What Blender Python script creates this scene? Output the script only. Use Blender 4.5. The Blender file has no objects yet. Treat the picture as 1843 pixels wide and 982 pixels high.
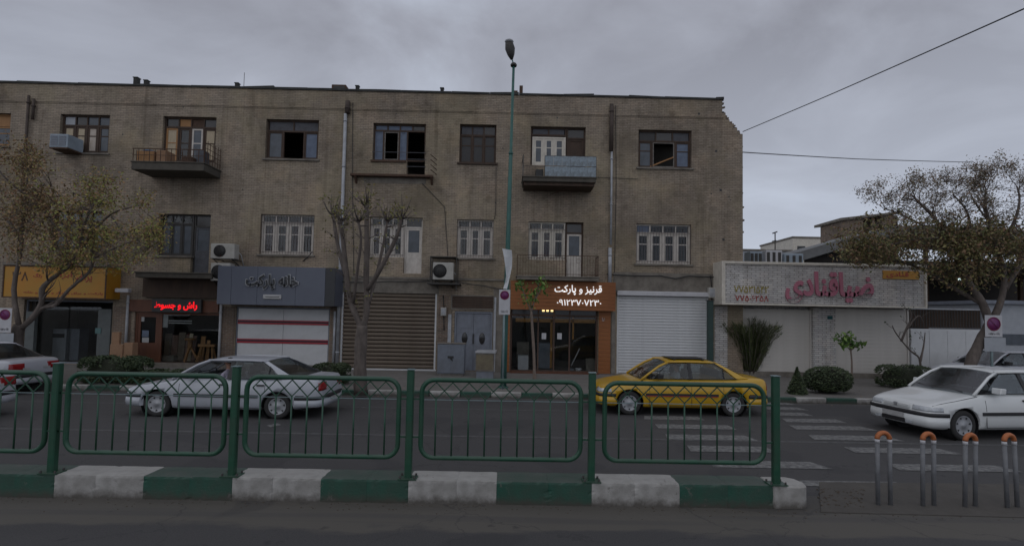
import bpy, bmesh, math, random
from mathutils import Vector, Matrix
random.seed(7)
R = math.radians
SC = bpy.context.scene
COL = SC.collection
# ------------------------------------------------------------------ camera
F = 900.0; CX, CY = 921.5, 524.5          # photo pixels
CAM = Vector((0, 0, 2.5))
YAW, PITCH, ROLL = R(0.6), R(2.6), R(1.1)
ROT = (Matrix.Rotation(-YAW, 3, 'Z') @ Matrix.Rotation(R(90) + PITCH, 3, 'X') @ Matrix.Rotation(ROLL, 3, 'Z'))
cd = bpy.data.cameras.new('camera'); cam = bpy.data.objects.new('camera', cd); COL.objects.link(cam)
cam.matrix_world = Matrix.Translation(CAM) @ ROT.to_4x4()
cd.sensor_width = 36; cd.lens = 36 * F / 1843; cd.shift_y = (CY - 491) / 1843
cd.clip_end = 3000; cd.clip_start = .05
SC.camera = cam
SC.view_settings.view_transform = 'Standard'; SC.view_settings.look = 'None'
SC.view_settings.exposure = 0; SC.view_settings.gamma = 1
# ------------------------------------------------------------------ world
SUN_EL, SUN_AZ = R(52), R(205)
w = bpy.data.worlds.new('World'); SC.world = w; w.use_nodes = True
nt = w.node_tree; N = nt.nodes; L = nt.links
for n in list(N): N.remove(n)
out = N.new('ShaderNodeOutputWorld'); mixs = N.new('ShaderNodeMixShader')
bg1 = N.new('ShaderNodeBackground'); bg2 = N.new('ShaderNodeBackground')
sky = N.new('ShaderNodeTexSky'); sky.sky_type = 'NISHITA'; sky.sun_disc = False
sky.sun_elevation = SUN_EL; sky.sun_rotation = SUN_AZ
L.new(sky.outputs[0], bg1.inputs[0]); bg1.inputs[1].default_value = .05
tc = N.new('ShaderNodeTexCoord'); sep = N.new('ShaderNodeSeparateXYZ'); L.new(tc.outputs['Generated'], sep.inputs[0])
ab = N.new('ShaderNodeMath'); ab.operation = 'MAXIMUM'; L.new(sep.outputs[2], ab.inputs[0]); ab.inputs[1].default_value = 0.0
ad = N.new('ShaderNodeMath'); ad.operation = 'ADD'; L.new(ab.outputs[0], ad.inputs[0]); ad.inputs[1].default_value = .22
dx = N.new('ShaderNodeMath'); dx.operation = 'DIVIDE'; L.new(sep.outputs[0], dx.inputs[0]); L.new(ad.outputs[0], dx.inputs[1])
dy = N.new('ShaderNodeMath'); dy.operation = 'DIVIDE'; L.new(sep.outputs[1], dy.inputs[0]); L.new(ad.outputs[0], dy.inputs[1])
cb = N.new('ShaderNodeCombineXYZ'); L.new(dx.outputs[0], cb.inputs[0]); L.new(dy.outputs[0], cb.inputs[1])
nz = N.new('ShaderNodeTexNoise'); nz.inputs['Scale'].default_value = 1.5; nz.inputs['Detail'].default_value = 7
nz.inputs['Roughness'].default_value = .54; nz.inputs['Distortion'].default_value = .5
mp = N.new('ShaderNodeMapping'); mp.inputs['Location'].default_value = (4.6, 2.1, .4); mp.inputs['Rotation'].default_value = (0, 0, R(25)); mp.inputs['Scale'].default_value = (1.0, 1.05, 1)
L.new(cb.outputs[0], mp.inputs[0]); L.new(mp.outputs[0], nz.inputs['Vector'])
rp = N.new('ShaderNodeValToRGB'); e = rp.color_ramp.elements
e[0].position = .34; e[0].color = (.275, .283, .33, 1); e[1].position = .66; e[1].color = (.48, .52, .61, 1)
m_ = rp.color_ramp.elements.new(.5); m_.color = (.365, .382, .445, 1)
L.new(nz.outputs[0], rp.inputs[0])
hz = N.new('ShaderNodeMapRange'); L.new(ab.outputs[0], hz.inputs[0]); hz.inputs[1].default_value = 0.08; hz.inputs[2].default_value = .5
hz.inputs[3].default_value = .85; hz.inputs[4].default_value = 0.0
mxh = N.new('ShaderNodeMix'); mxh.data_type = 'RGBA'; L.new(hz.outputs[0], mxh.inputs[0]); L.new(rp.outputs[0], mxh.inputs[6])
mxh.inputs[7].default_value = (.55, .60, .705, 1)
L.new(mxh.outputs[2], bg2.inputs[0]); bg2.inputs[1].default_value = 1.0
mixs.inputs[0].default_value = .94; L.new(bg1.outputs[0], mixs.inputs[1]); L.new(bg2.outputs[0], mixs.inputs[2]); L.new(mixs.outputs[0], out.inputs[0])
sd = bpy.data.lights.new('sun', 'SUN'); sd.energy = .5; sd.angle = R(100); sd.color = (1, .95, .88)
so = bpy.data.objects.new('sun', sd); COL.objects.link(so)
so.rotation_euler = (R(90) - SUN_EL, 0, R(180) - SUN_AZ + R(0))
dirv = Vector((math.sin(SUN_AZ) * math.cos(SUN_EL), math.cos(SUN_AZ) * math.cos(SUN_EL), math.sin(SUN_EL)))
so.rotation_euler = dirv.to_track_quat('Z', 'Y').to_euler()

# ------------------------------------------------------------------ helpers
def ray(px, py): return ROT @ Vector(((px - CX) / F, -(py - CY) / F, -1))
def P(px, py, Y): d = ray(px, py); return CAM + d * (Y / d.y)
def G(px, py, z=0.0): d = ray(px, py); return CAM + d * ((z - CAM.z) / d.z)
def RC(x0, x1, y0, y1, Y):
    xm, ym = (x0 + x1) / 2, (y0 + y1) / 2
    return P(x0, ym, Y).x, P(x1, ym, Y).x, P(xm, y1, Y).z, P(xm, y0, Y).z
WP = {}
def wp(o): return WP.get(o.name, Vector((0, 0, 0))) if o else Vector((0, 0, 0))
def tag(o, label=None, cat=None, group=None, kind=None):
    if label: o['label'] = label
    if cat: o['category'] = cat
    if group: o['group'] = group
    if kind: o['kind'] = kind
    return o
def empty(name, loc, label, cat, group=None, parent=None):
    o = bpy.data.objects.new(name, None); COL.objects.link(o); o.location = loc; WP[o.name] = Vector(loc)
    o.empty_display_size = .2
    return tag(o, label, cat, group)
class MB:
    def __init__(s): s.v = []; s.f = []; s.sm = []
    def face(s, pts, smooth=False):
        n = len(s.v); s.v += [Vector(p) for p in pts]; s.f.append(list(range(n, n + len(pts)))); s.sm.append(smooth); return s
    def box(s, x0, x1, y0, y1, z0, z1, b=0):
        if x0 > x1: x0, x1 = x1, x0
        if y0 > y1: y0, y1 = y1, y0
        if z0 > z1: z0, z1 = z1, z0
        n = len(s.v)
        s.v += [Vector(p) for p in ((x0,y0,z0),(x1,y0,z0),(x1,y1,z0),(x0,y1,z0),(x0,y0,z1),(x1,y0,z1),(x1,y1,z1),(x0,y1,z1))]
        for q in ((0,3,2,1),(4,5,6,7),(0,1,5,4),(1,2,6,5),(2,3,7,6),(3,0,4,7)): s.f.append([n + i for i in q]); s.sm.append(False)
        return s
    def bar(s, p, q, w, h=None, up=(0, 0, 1)):
        h = w if h is None else h
        p, q = Vector(p), Vector(q); d = (q - p).normalized(); up = Vector(up)
        if abs(d.dot(up)) > .98: up = Vector((0, 1, 0))
        a = d.cross(up).normalized() * w / 2; b = a.cross(d).normalized() * h / 2
        n = len(s.v); s.v += [p-a-b, p+a-b, p+a+b, p-a+b, q-a-b, q+a-b, q+a+b, q-a+b]
        for k in ((0,3,2,1),(4,5,6,7),(0,1,5,4),(1,2,6,5),(2,3,7,6),(3,0,4,7)): s.f.append([n + i for i in k]); s.sm.append(False)
        return s
    def tube(s, pts, r, n=8, cap=True, closed=False):
        pts = [Vector(p) for p in pts]; m = len(pts)
        rs = r if isinstance(r, (list, tuple)) else [r] * m
        base = len(s.v); ref = None
        for i, p in enumerate(pts):
            if closed: t = pts[(i + 1) % m] - pts[i - 1]
            else: t = pts[min(i + 1, m - 1)] - pts[max(i - 1, 0)]
            t.normalize()
            if ref is None:
                ref = Vector((0, 0, 1)) if abs(t.z) < .9 else Vector((1, 0, 0))
            a = (ref - t * ref.dot(t)); 
            if a.length < 1e-4: a = t.orthogonal()
            a.normalize(); ref = a; b = t.cross(a)
            for k in range(n):
                th = 2 * math.pi * k / n; s.v.append(p + (a * math.cos(th) + b * math.sin(th)) * rs[i])
        for i in range(m if closed else m - 1):
            for k in range(n):
                i2 = (i + 1) % m
                s.f.append([base+i*n+k, base+i*n+(k+1)%n, base+i2*n+(k+1)%n, base+i2*n+k]); s.sm.append(True)
        if cap and not closed:
            s.f.append([base+k for k in range(n)][::-1]); s.sm.append(False)
            s.f.append([base+(m-1)*n+k for k in range(n)]); s.sm.append(False)
        return s
    def lathe(s, prof, c, axis='Z', n=20):           # prof: (radius, along)
        base = len(s.v); c = Vector(c)
        for r, h in prof:
            for k in range(n):
                th = 2*math.pi*k/n; u, v = r*math.cos(th), r*math.sin(th)
                s.v.append(c + (Vector((u, v, h)) if axis == 'Z' else Vector((u, h, v)) if axis == 'Y' else Vector((h, u, v))))
        for i in range(len(prof)-1):
            for k in range(n): s.f.append([base+i*n+k, base+i*n+(k+1)%n, base+(i+1)*n+(k+1)%n, base+(i+1)*n+k]); s.sm.append(True)
        return s
    def ell(s, c, rx, ry, rz, n=12, m=8):
        base = len(s.v); c = Vector(c)
        for i in range(m+1):
            ph = math.pi*i/m
            for k in range(n):
                th = 2*math.pi*k/n; s.v.append(c + Vector((rx*math.sin(ph)*math.cos(th), ry*math.sin(ph)*math.sin(th), rz*math.cos(ph))))
        for i in range(m):
            for k in range(n): s.f.append([base+i*n+k, base+(i+1)*n+k, base+(i+1)*n+(k+1)%n, base+i*n+(k+1)%n]); s.sm.append(True)
        return s
    def prism(s, pts, d):                            # extrude polygon by vector d
        pts = [Vector(p) for p in pts]; d = Vector(d); n = len(s.v); m = len(pts)
        s.v += pts + [p + d for p in pts]
        s.f.append([n+i for i in range(m)][::-1]); s.sm.append(False); s.f.append([n+m+i for i in range(m)]); s.sm.append(False)
        for i in range(m): s.f.append([n+i, n+(i+1)%m, n+m+(i+1)%m, n+m+i]); s.sm.append(False)
        return s
    def build(s, name, mat, parent=None, bevel=0, kind=None):
        me = bpy.data.meshes.new(name)
        lo = Vector([min(v[i] for v in s.v) for i in range(3)]); hi = Vector([max(v[i] for v in s.v) for i in range(3)])
        c = (lo + hi) / 2
        if parent is None: c.z = lo.z
        me.from_pydata([v - c for v in s.v], [], s.f); me.polygons.foreach_set('use_smooth', s.sm)
        me.materials.append(mat)
        o = bpy.data.objects.new(name, me); COL.objects.link(o)
        if bevel or True:
            bm = bmesh.new(); bm.from_mesh(me); bmesh.ops.recalc_face_normals(bm, faces=bm.faces)
            if bevel:
                bmesh.ops.bevel(bm, geom=bm.edges[:], offset=bevel, segments=1, affect='EDGES', clamp_overlap=True)
            bm.to_mesh(me); bm.free()
        o.location = c - wp(parent)
        if parent: o.parent = parent
        WP[o.name] = c
        if kind: o['kind'] = kind
        return o
def share(proto, parent, worldc):
    o = proto.copy(); COL.objects.link(o); o.parent = parent; o.location = Vector(worldc) - wp(parent); WP[o.name] = Vector(worldc); return o

# ------------------------------------------------------------------ materials
def mat(name, c, rough=.8, c2=None, scale=6, amt=.5, bump=.0, bscale=None, metal=0, stretch=None, dirt=0.0, coat=0):
    m = bpy.data.materials.new(name); m.use_nodes = True; t = m.node_tree; N, L = t.nodes, t.links
    b = N['Principled BSDF']; b.inputs['Roughness'].default_value = rough; b.inputs['Metallic'].default_value = metal
    b.inputs['Coat Weight'].default_value = coat; b.inputs['Coat Roughness'].default_value = .08
    c2 = c2 or tuple(x * .72 for x in c)
    tc = N.new('ShaderNodeTexCoord'); mp = N.new('ShaderNodeMapping'); L.new(tc.outputs['Object'], mp.inputs[0])
    if stretch: mp.inputs['Scale'].default_value = stretch
    nz = N.new('ShaderNodeTexNoise'); nz.inputs['Scale'].default_value = scale; nz.inputs['Detail'].default_value = 6; nz.inputs['Roughness'].default_value = .65
    L.new(mp.outputs[0], nz.inputs['Vector'])
    r = N.new('ShaderNodeMapRange'); r.inputs[1].default_value = .5 - .35 * (1.05 - amt); r.inputs[2].default_value = .5 + .35 * (1.05 - amt) 
    L.new(nz.outputs[0], r.inputs[0])
    mx = N.new('ShaderNodeMix'); mx.data_type = 'RGBA'; mx.inputs[6].default_value = (*c, 1); mx.inputs[7].default_value = (*c2, 1)
    L.new(r.outputs[0], mx.inputs[0]); last = mx.outputs[2]
    if dirt:
        n2 = N.new('ShaderNodeTexNoise'); n2.inputs['Scale'].default_value = 1.1; n2.inputs['Detail'].default_value = 8; n2.inputs['Roughness'].default_value = .7
        L.new(tc.outputs['Object'], n2.inputs['Vector'])
        r2 = N.new('ShaderNodeMapRange'); r2.inputs[1].default_value = .45; r2.inputs[2].default_value = .75; r2.inputs[4].default_value = dirt
        L.new(n2.outputs[0], r2.inputs[0])
        m2 = N.new('ShaderNodeMix'); m2.data_type = 'RGBA'; m2.inputs[7].default_value = (.09, .08, .065, 1)
        L.new(r2.outputs[0], m2.inputs[0]); L.new(last, m2.inputs[6]); last = m2.outputs[2]
    L.new(last, b.inputs['Base Color'])
    if bump:
        n3 = N.new('ShaderNodeTexNoise'); n3.inputs['Scale'].default_value = bscale or scale * 4; n3.inputs['Detail'].default_value = 4
        L.new(mp.outputs[0], n3.inputs['Vector'])
        bp = N.new('ShaderNodeBump'); bp.inputs['Strength'].default_value = bump; bp.inputs['Distance'].default_value = .01
        L.new(n3.outputs[0], bp.inputs['Height']); L.new(bp.outputs[0], b.inputs['Normal'])
    return m
def emit(name, c, s, tex=False):
    m = bpy.data.materials.new(name); m.use_nodes = True; b = m.node_tree.nodes['Principled BSDF']
    b.inputs['Base Color'].default_value = (*[min(1, x) for x in c], 1); b.inputs['Emission Color'].default_value = (*c, 1); b.inputs['Emission Strength'].default_value = s
    return m
def brickmat(name, c1, c2, mort, bw=.22, bh=.072, ms=.012, bump=.6, stain=(.5, (.12, .10, .08)), yellow=None, big=.35):
    m = bpy.data.materials.new(name); m.use_nodes = True; t = m.node_tree; N, L = t.nodes, t.links
    b = N['Principled BSDF']; b.inputs['Roughness'].default_value = .92
    g = N.new('ShaderNodeNewGeometry'); sp = N.new('ShaderNodeSeparateXYZ'); L.new(g.outputs['Position'], sp.inputs[0])
    a = N.new('ShaderNodeMath'); a.operation = 'ADD'; L.new(sp.outputs[0], a.inputs[0]); L.new(sp.outputs[1], a.inputs[1])
    cb = N.new('ShaderNodeCombineXYZ'); L.new(a.outputs[0], cb.inputs[0]); L.new(sp.outputs[2], cb.inputs[1])
    br = N.new('ShaderNodeTexBrick'); L.new(cb.outputs[0], br.inputs['Vector'])
    br.inputs['Color1'].default_value = (*c1, 1); br.inputs['Color2'].default_value = (*c2, 1); br.inputs['Mortar'].default_value = (*mort, 1)
    br.inputs['Scale'].default_value = 1; br.inputs['Mortar Size'].default_value = ms; br.inputs['Mortar Smooth'].default_value = .2
    br.inputs['Brick Width'].default_value = bw; br.inputs['Row Height'].default_value = bh; br.inputs['Bias'].default_value = 0
    last = br.outputs['Color']
    def layer(scale, lo, hi, f, col, st=(1, 1, 1), blend='MIX', detail=6):
        nonlocal last
        mp = N.new('ShaderNodeMapping'); L.new(g.outputs['Position'], mp.inputs[0]); mp.inputs['Scale'].default_value = st
        mp.inputs['Location'].default_value = (scale * 3.1, lo * 17, 1.3)
        nz = N.new('ShaderNodeTexNoise'); nz.inputs['Scale'].default_value = scale; nz.inputs['Detail'].default_value = detail; nz.inputs['Roughness'].default_value = .65
        L.new(mp.outputs[0], nz.inputs['Vector'])
        r = N.new('ShaderNodeMapRange'); r.inputs[1].default_value = lo; r.inputs[2].default_value = hi; r.inputs[4].default_value = f; L.new(nz.outputs[0], r.inputs[0])
        mx = N.new('ShaderNodeMix'); mx.data_type = 'RGBA'; mx.blend_type = blend; mx.inputs[7].default_value = (*col, 1)
        L.new(r.outputs[0], mx.inputs[0]); L.new(last, mx.inputs[6]); last = mx.outputs[2]
    if yellow: layer(.45, .45, .62, .4, yellow)
    layer(big, .42, .66, .8, (.55, .54, .54), blend='MULTIPLY')
    layer(.8, .50, .60, .5, (1.3, 1.22, 1.15), blend='MULTIPLY')
    layer(2.4, .54, .66, .6, (.62, .60, .58), blend='MULTIPLY')
    layer(3.1, .56, .62, .28, (1.3, 1.25, 1.2), blend='MULTIPLY')
    layer(1.7, .54, .70, .55, (.52, .5, .48), st=(2.2, 2.2, .12), blend='MULTIPLY')
    layer(1.0, .50, .78, stain[0], stain[1], st=(1.6, 1.6, .25))
    layer(5, .55, .75, .35, (.5, .48, .45), blend='MULTIPLY')
    layer(14, .35, .75, .35, (1.25, 1.2, 1.15), blend='MULTIPLY')
    L.new(last, b.inputs['Base Color'])
    inv = N.new('ShaderNodeMath'); inv.operation = 'SUBTRACT'; inv.inputs[0].default_value = 1; L.new(br.outputs['Fac'], inv.inputs[1])
    nz = N.new('ShaderNodeTexNoise'); nz.inputs['Scale'].default_value = 9; nz.inputs['Detail'].default_value = 5; L.new(g.outputs['Position'], nz.inputs['Vector'])
    sm = N.new('ShaderNodeMath'); sm.operation = 'ADD'; L.new(inv.outputs[0], sm.inputs[0]); L.new(nz.outputs[0], sm.inputs[1])
    bp = N.new('ShaderNodeBump'); bp.inputs['Strength'].default_value = bump; bp.inputs['Distance'].default_value = .012
    L.new(sm.outputs[0], bp.inputs['Height']); L.new(bp.outputs[0], b.inputs['Normal'])
    return m
def glassmat(name, tint, refl=.12, rough=.03):
    m = bpy.data.materials.new(name); m.use_nodes = True; t = m.node_tree; N, L = t.nodes, t.links
    for n in list(N): N.remove(n)
    o = N.new('ShaderNodeOutputMaterial'); mx = N.new('ShaderNodeMixShader'); tr = N.new('ShaderNodeBsdfTransparent'); gl = N.new('ShaderNodeBsdfGlossy')
    tr.inputs[0].default_value = (*tint, 1); gl.inputs['Roughness'].default_value = rough
    lw = N.new('ShaderNodeLayerWeight'); lw.inputs[0].default_value = .25
    ma = N.new('ShaderNodeMath'); ma.operation = 'MULTIPLY_ADD'; L.new(lw.outputs['Fresnel'], ma.inputs[0]); ma.inputs[1].default_value = .6; ma.inputs[2].default_value = refl; ma.use_clamp = True
    nz = N.new('ShaderNodeTexNoise'); nz.inputs['Scale'].default_value = 1.5
    bp = N.new('ShaderNodeBump'); bp.inputs['Strength'].default_value = .08; L.new(nz.outputs[0], bp.inputs['Height']); L.new(bp.outputs[0], gl.inputs['Normal'])
    L.new(ma.outputs[0], mx.inputs[0]); L.new(tr.outputs[0], mx.inputs[1]); L.new(gl.outputs[0], mx.inputs[2]); L.new(mx.outputs[0], o.inputs[0])
    return m
def leafmat(name, cols, transl=.0):
    m = bpy.data.materials.new(name); m.use_nodes = True; t = m.node_tree; N, L = t.nodes, t.links
    b = N['Principled BSDF']; b.inputs['Roughness'].default_value = .7
    g = N.new('ShaderNodeNewGeometry'); r = N.new('ShaderNodeValToRGB'); r.color_ramp.interpolation = 'CONSTANT'
    while len(r.color_ramp.elements) < len(cols): r.color_ramp.elements.new(.5)
    for i, c in enumerate(cols): r.color_ramp.elements[i].position = i / len(cols); r.color_ramp.elements[i].color = (*c, 1)
    L.new(g.outputs['Random Per Island'], r.inputs[0]); L.new(r.outputs[0], b.inputs['Base Color'])
    return m
M = {}
M['brick'] = brickmat('facade_brick', (.345, .290, .230), (.262, .218, .170), (.175, .146, .115), ms=.009, yellow=(.31, .265, .165))
M['brick_dark'] = brickmat('pier_brick', (.22, .15, .11), (.15, .11, .085), (.24, .22, .19), bump=.8)
M['white_brick'] = brickmat('white_split_stone', (.64, .63, .61), (.50, .49, .49), (.30, .29, .28), bw=.34, bh=.085, ms=.014, bump=1.0, stain=(.25, (.3, .27, .22)))
M['plaster'] = mat('grey_plaster', (.22, .20, .17), .95, (.13, .115, .10), 2.2, .5, .3, dirt=.5)
M['inner'] = mat('inner_plaster', (.16, .15, .13), .95, (.10, .09, .08), 1.2, .4)
M['coping'] = mat('dark_roof_felt', (.055, .058, .055), .9, (.03, .03, .03), 3)
M['asphalt'] = None
M['concrete'] = mat('pavement_concrete', (.17, .16, .15), .95, (.125, .118, .11), 3, .4, .4, 40, dirt=.4)
M['brown_wood'] = mat('old_brown_wood', (.075, .045, .03), .8, (.04, .027, .02), 5, .5, .3, stretch=(1, 1, .3))
M['grey_wood'] = mat('weathered_grey_wood', (.105, .11, .125), .85, (.065, .065, .072), 4, .5, .3)
M['white_frame'] = mat('dirty_white_paint', (.62, .58, .53), .65, (.46, .42, .38), 5, .5, .2, dirt=.25)
M['cream_frame'] = mat('bright_cream_paint', (.66, .62, .54), .6, (.50, .46, .40), 5, .5, .2, dirt=.2)
M['blue_board'] = mat('faded_blue_board', (.15, .19, .26), .8, (.10, .12, .17), 4, .5, .2)
M['rust'] = mat('rusty_iron', (.10, .055, .035), .85, (.05, .03, .02), 12, .5, .4)
M['iron'] = mat('dark_iron', (.045, .045, .045), .6, (.03, .025, .02), 10)
M['pipe_grey'] = mat('zinc_pipe', (.42, .44, .47), .5, (.28, .29, .31), 4, .5, metal=.0, dirt=.3)
M['pipe_dark'] = mat('rusted_pipe', (.075, .055, .045), .8, (.04, .03, .025), 5)
M['glass'] = glassmat('window_glass', (.75, .78, .8), .03)
M['glass_dusty'] = mat('dusty_glass', (.085, .10, .125), .35, (.045, .055, .065), 3, .5)
M['glass_dark'] = mat('dark_glass', (.02, .022, .026), .12, (.035, .032, .03), 3)
M['carglass'] = glassmat('car_glass', (.66, .70, .71), .035, .02)
M['shopglass'] = glassmat('shop_glass', (.88, .9, .9), .02)
M['screen'] = glassmat('windscreen_glass', (.42, .46, .47), .16, .14)
M['curtain'] = mat('cream_curtain', (.50, .42, .30), .9, (.34, .28, .20), 9, .5, stretch=(4, 1, .4))
M['curtain_red'] = mat('maroon_curtain', (.10, .03, .035), .9, (.05, .02, .025), 9, .5, stretch=(4, 1, .4))
M['gate'] = mat('blue_grey_steel', (.20, .22, .26), .55, (.15, .165, .20), 4, .5, .1, dirt=.3)
M['cabinet'] = mat('grey_cabinet_paint', (.17, .19, .23), .5, (.13, .15, .18), 5, .5, .1, dirt=.35)
M['shut_white'] = mat('white_shutter_paint', (.58, .59, .60), .45, (.51, .52, .53), 3, .5, .05, dirt=.12)
M['shut_brown'] = mat('brown_slat_steel', (.165, .132, .10), .7, (.115, .088, .065), 4, .5, .2, stretch=(.4, 1, 1), dirt=.3)
M['shut_cream'] = mat('cream_shutter_paint', (.56, .535, .50), .7, (.50, .475, .44), 1.2, .5, .05, dirt=.15)
M['red'] = mat('red_stripe_paint', (.40, .015, .03), .5, (.32, .012, .025), 6)
M['sign_grey'] = mat('grey_composite_panel', (.105, .12, .155), .4, (.09, .10, .135), 2, .4)
M['sign_yellow'] = mat('yellow_orange_vinyl', (.42, .17, .012), .5, (.38, .22, .02), 1.1, .5, dirt=.15)
M['orange_wood'] = mat('orange_wood_plank', (.30, .105, .024), .55, (.19, .062, .015), 3, .5, .2, stretch=(.25, 1, 3))
M['red_wood'] = mat('reddish_shop_wood', (.13, .045, .02), .55, (.08, .028, .013), 3, .5, .2, stretch=(1, 1, .25))
M['raw_wood'] = mat('pale_raw_wood', (.36, .19, .075), .7, (.26, .13, .05), 4, .5, .2, stretch=(1, 1, .2))
M['dark_wood'] = mat('dark_plank', (.09, .05, .035), .7, (.05, .03, .02), 4, .5, .2, stretch=(1, 1, .2))
M['card'] = mat('cardboard', (.33, .20, .12), .9, (.27, .16, .095), 4)
M['pink'] = mat('magenta_acrylic', (.42, .15, .20), .45, (.35, .12, .17), 4)
M['gold'] = mat('yellow_letter_paint', (.30, .25, .05), .6, (.22, .17, .04), 6)
M['redtxt'] = mat('red_letter_paint', (.33, .04, .03), .6, (.25, .03, .02), 6)
M['pink_wood'] = mat('pinkish_veneer', (.19, .12, .095), .7, (.14, .085, .065), 4, .5, .1, stretch=(1, 1, .3))
M['cream_pane'] = mat('bright_cream_blind', (.52, .47, .42), .8, (.36, .30, .24), 5)
M['pale_old_frame'] = mat('peeling_pale_frame', (.24, .22, .20), .8, (.11, .10, .09), 9)
M['shop_shade'] = mat('dark_shop_shade', (.045, .042, .036), .8, (.025, .025, .025), 2)
M['wire'] = mat('grey_cable_sheath', (.10, .10, .11), .7)
M['black'] = mat('black_plastic', (.018, .018, .02), .5, (.03, .03, .03), 8)
M['steeldark'] = mat('dark_letter_metal', (.025, .027, .032), .4)
M['litewhite'] = mat('pale_letter_edge', (.42, .43, .45), .5)
M['glow_white'] = emit('glow_boosted_letters', (.9, .9, .9), .75)  # white letters brightened by added emission; they are no light source
M['led'] = emit('red_led', (1, .005, .012), .95)
M['spot'] = emit('warm_spot_lamp', (1, .72, .32), 1.6)
M['lit'] = emit('lit_lamp', (.8, 1, 1), 1.5)
M['ac'] = mat('beige_ac_casing', (.44, .43, .40), .5, (.36, .35, .32), 4, .5, dirt=.25)
M['cooler'] = mat('pale_blue_cooler', (.30, .36, .42), .6, (.24, .29, .34), 4, .5, dirt=.2)
def grime(m, z0=.015, z1=.12):
    t = m.node_tree; N, L = t.nodes, t.links; b = N['Principled BSDF']; src = b.inputs['Base Color'].links[0].from_socket
    g = N.new('ShaderNodeNewGeometry'); sp = N.new('ShaderNodeSeparateXYZ'); L.new(g.outputs['Position'], sp.inputs[0])
    n = N.new('ShaderNodeTexNoise'); n.inputs['Scale'].default_value = 7; n.inputs['Detail'].default_value = 6; n.inputs['Roughness'].default_value = .7; L.new(g.outputs['Position'], n.inputs['Vector'])
    a = N.new('ShaderNodeMath'); a.operation = 'MULTIPLY_ADD'; L.new(n.outputs[0], a.inputs[0]); a.inputs[1].default_value = -.22; L.new(sp.outputs[2], a.inputs[2])
    r = N.new('ShaderNodeMapRange'); L.new(a.outputs[0], r.inputs[0]); r.inputs[1].default_value = z0 - .11; r.inputs[2].default_value = z1 - .11; r.inputs[3].default_value = .85; r.inputs[4].default_value = 0
    x = N.new('ShaderNodeMix'); x.data_type = 'RGBA'; x.inputs[7].default_value = (.055, .047, .038, 1); L.new(r.outputs[0], x.inputs[0]); L.new(src, x.inputs[6])
    n2 = N.new('ShaderNodeTexNoise'); n2.inputs['Scale'].default_value = 3.5; n2.inputs['Detail'].default_value = 9; n2.inputs['Roughness'].default_value = .8; L.new(g.outputs['Position'], n2.inputs['Vector'])
    r2 = N.new('ShaderNodeMapRange'); L.new(n2.outputs[0], r2.inputs[0]); r2.inputs[1].default_value = .60; r2.inputs[2].default_value = .64; r2.inputs[4].default_value = .7
    y = N.new('ShaderNodeMix'); y.data_type = 'RGBA'; y.inputs[7].default_value = (.13, .12, .11, 1); L.new(r2.outputs[0], y.inputs[0]); L.new(x.outputs[2], y.inputs[6]); L.new(y.outputs[2], b.inputs['Base Color'])
M['fence'] = mat('green_fence_paint', (.013, .075, .042), .38, (.010, .055, .031), 5, .5, .08, dirt=.35)
M['pole'] = mat('green_pole_paint', (.03, .125, .105), .5, (.02, .085, .075), 5, dirt=.2)
M['pole_light'] = mat('grey_blue_pole_paint', (.20, .27, .28), .5, (.15, .2, .21), 5)
M['kerb_green'] = mat('green_kerb_paint', (.013, .078, .052), .6, (.010, .056, .038), 5, .5, .35, 30, dirt=.35)
def dust_highlight_top(m, col, amt):
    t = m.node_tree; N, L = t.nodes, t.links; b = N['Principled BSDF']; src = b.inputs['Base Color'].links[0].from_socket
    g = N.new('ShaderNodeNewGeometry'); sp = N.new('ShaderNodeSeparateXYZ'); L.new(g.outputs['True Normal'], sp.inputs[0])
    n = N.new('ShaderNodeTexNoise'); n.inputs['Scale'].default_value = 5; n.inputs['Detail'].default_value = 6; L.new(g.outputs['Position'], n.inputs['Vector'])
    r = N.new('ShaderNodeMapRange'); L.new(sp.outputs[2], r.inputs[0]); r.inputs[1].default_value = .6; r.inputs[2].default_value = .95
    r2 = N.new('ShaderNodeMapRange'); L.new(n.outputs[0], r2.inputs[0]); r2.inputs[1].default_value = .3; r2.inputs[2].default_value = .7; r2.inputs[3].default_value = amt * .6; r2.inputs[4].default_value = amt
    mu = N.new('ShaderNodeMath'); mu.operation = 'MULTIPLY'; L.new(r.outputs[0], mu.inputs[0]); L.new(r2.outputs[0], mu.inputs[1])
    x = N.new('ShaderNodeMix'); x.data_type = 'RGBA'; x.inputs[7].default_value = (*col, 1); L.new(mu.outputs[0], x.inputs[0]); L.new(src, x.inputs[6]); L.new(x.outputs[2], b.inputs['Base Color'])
M['kerb_white'] = mat('white_kerb_paint', (.43, .42, .405), .75, (.27, .265, .25), 4, .5, .35, 30, dirt=.5)
dust_highlight_top(M['fence'], (.10, .12, .11), .45)  # top rails: dust plus their pale highlight, put into the paint colour
dust_highlight_top(M['kerb_green'], (.085, .095, .085), .8); dust_highlight_top(M['kerb_white'], (.34, .33, .31), .6)
for k_ in ('kerb_green', 'kerb_white'): grime(M[k_])
M['bollard'] = mat('galvanised_grey_tube', (.17, .175, .185), .5, (.11, .115, .125), 6, dirt=.2)
M['orange_cap'] = mat('orange_reflective_paint', (.44, .14, .04), .55, (.30, .09, .03), 7)
M['sign_white'] = mat('white_sign_sheet', (.50, .50, .52), .5, (.42, .42, .44), 5)
M['sign_plate'] = mat('grey_white_sign_sheet', (.36, .38, .41), .5, (.30, .32, .35), 5)
M['sign_purple'] = mat('faded_blue_red_disc', (.12, .02, .13), .5, (.16, .02, .09), 4)
M['banner'] = mat('white_banner_cloth', (.62, .64, .66), .8, (.50, .52, .54), 3)
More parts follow.
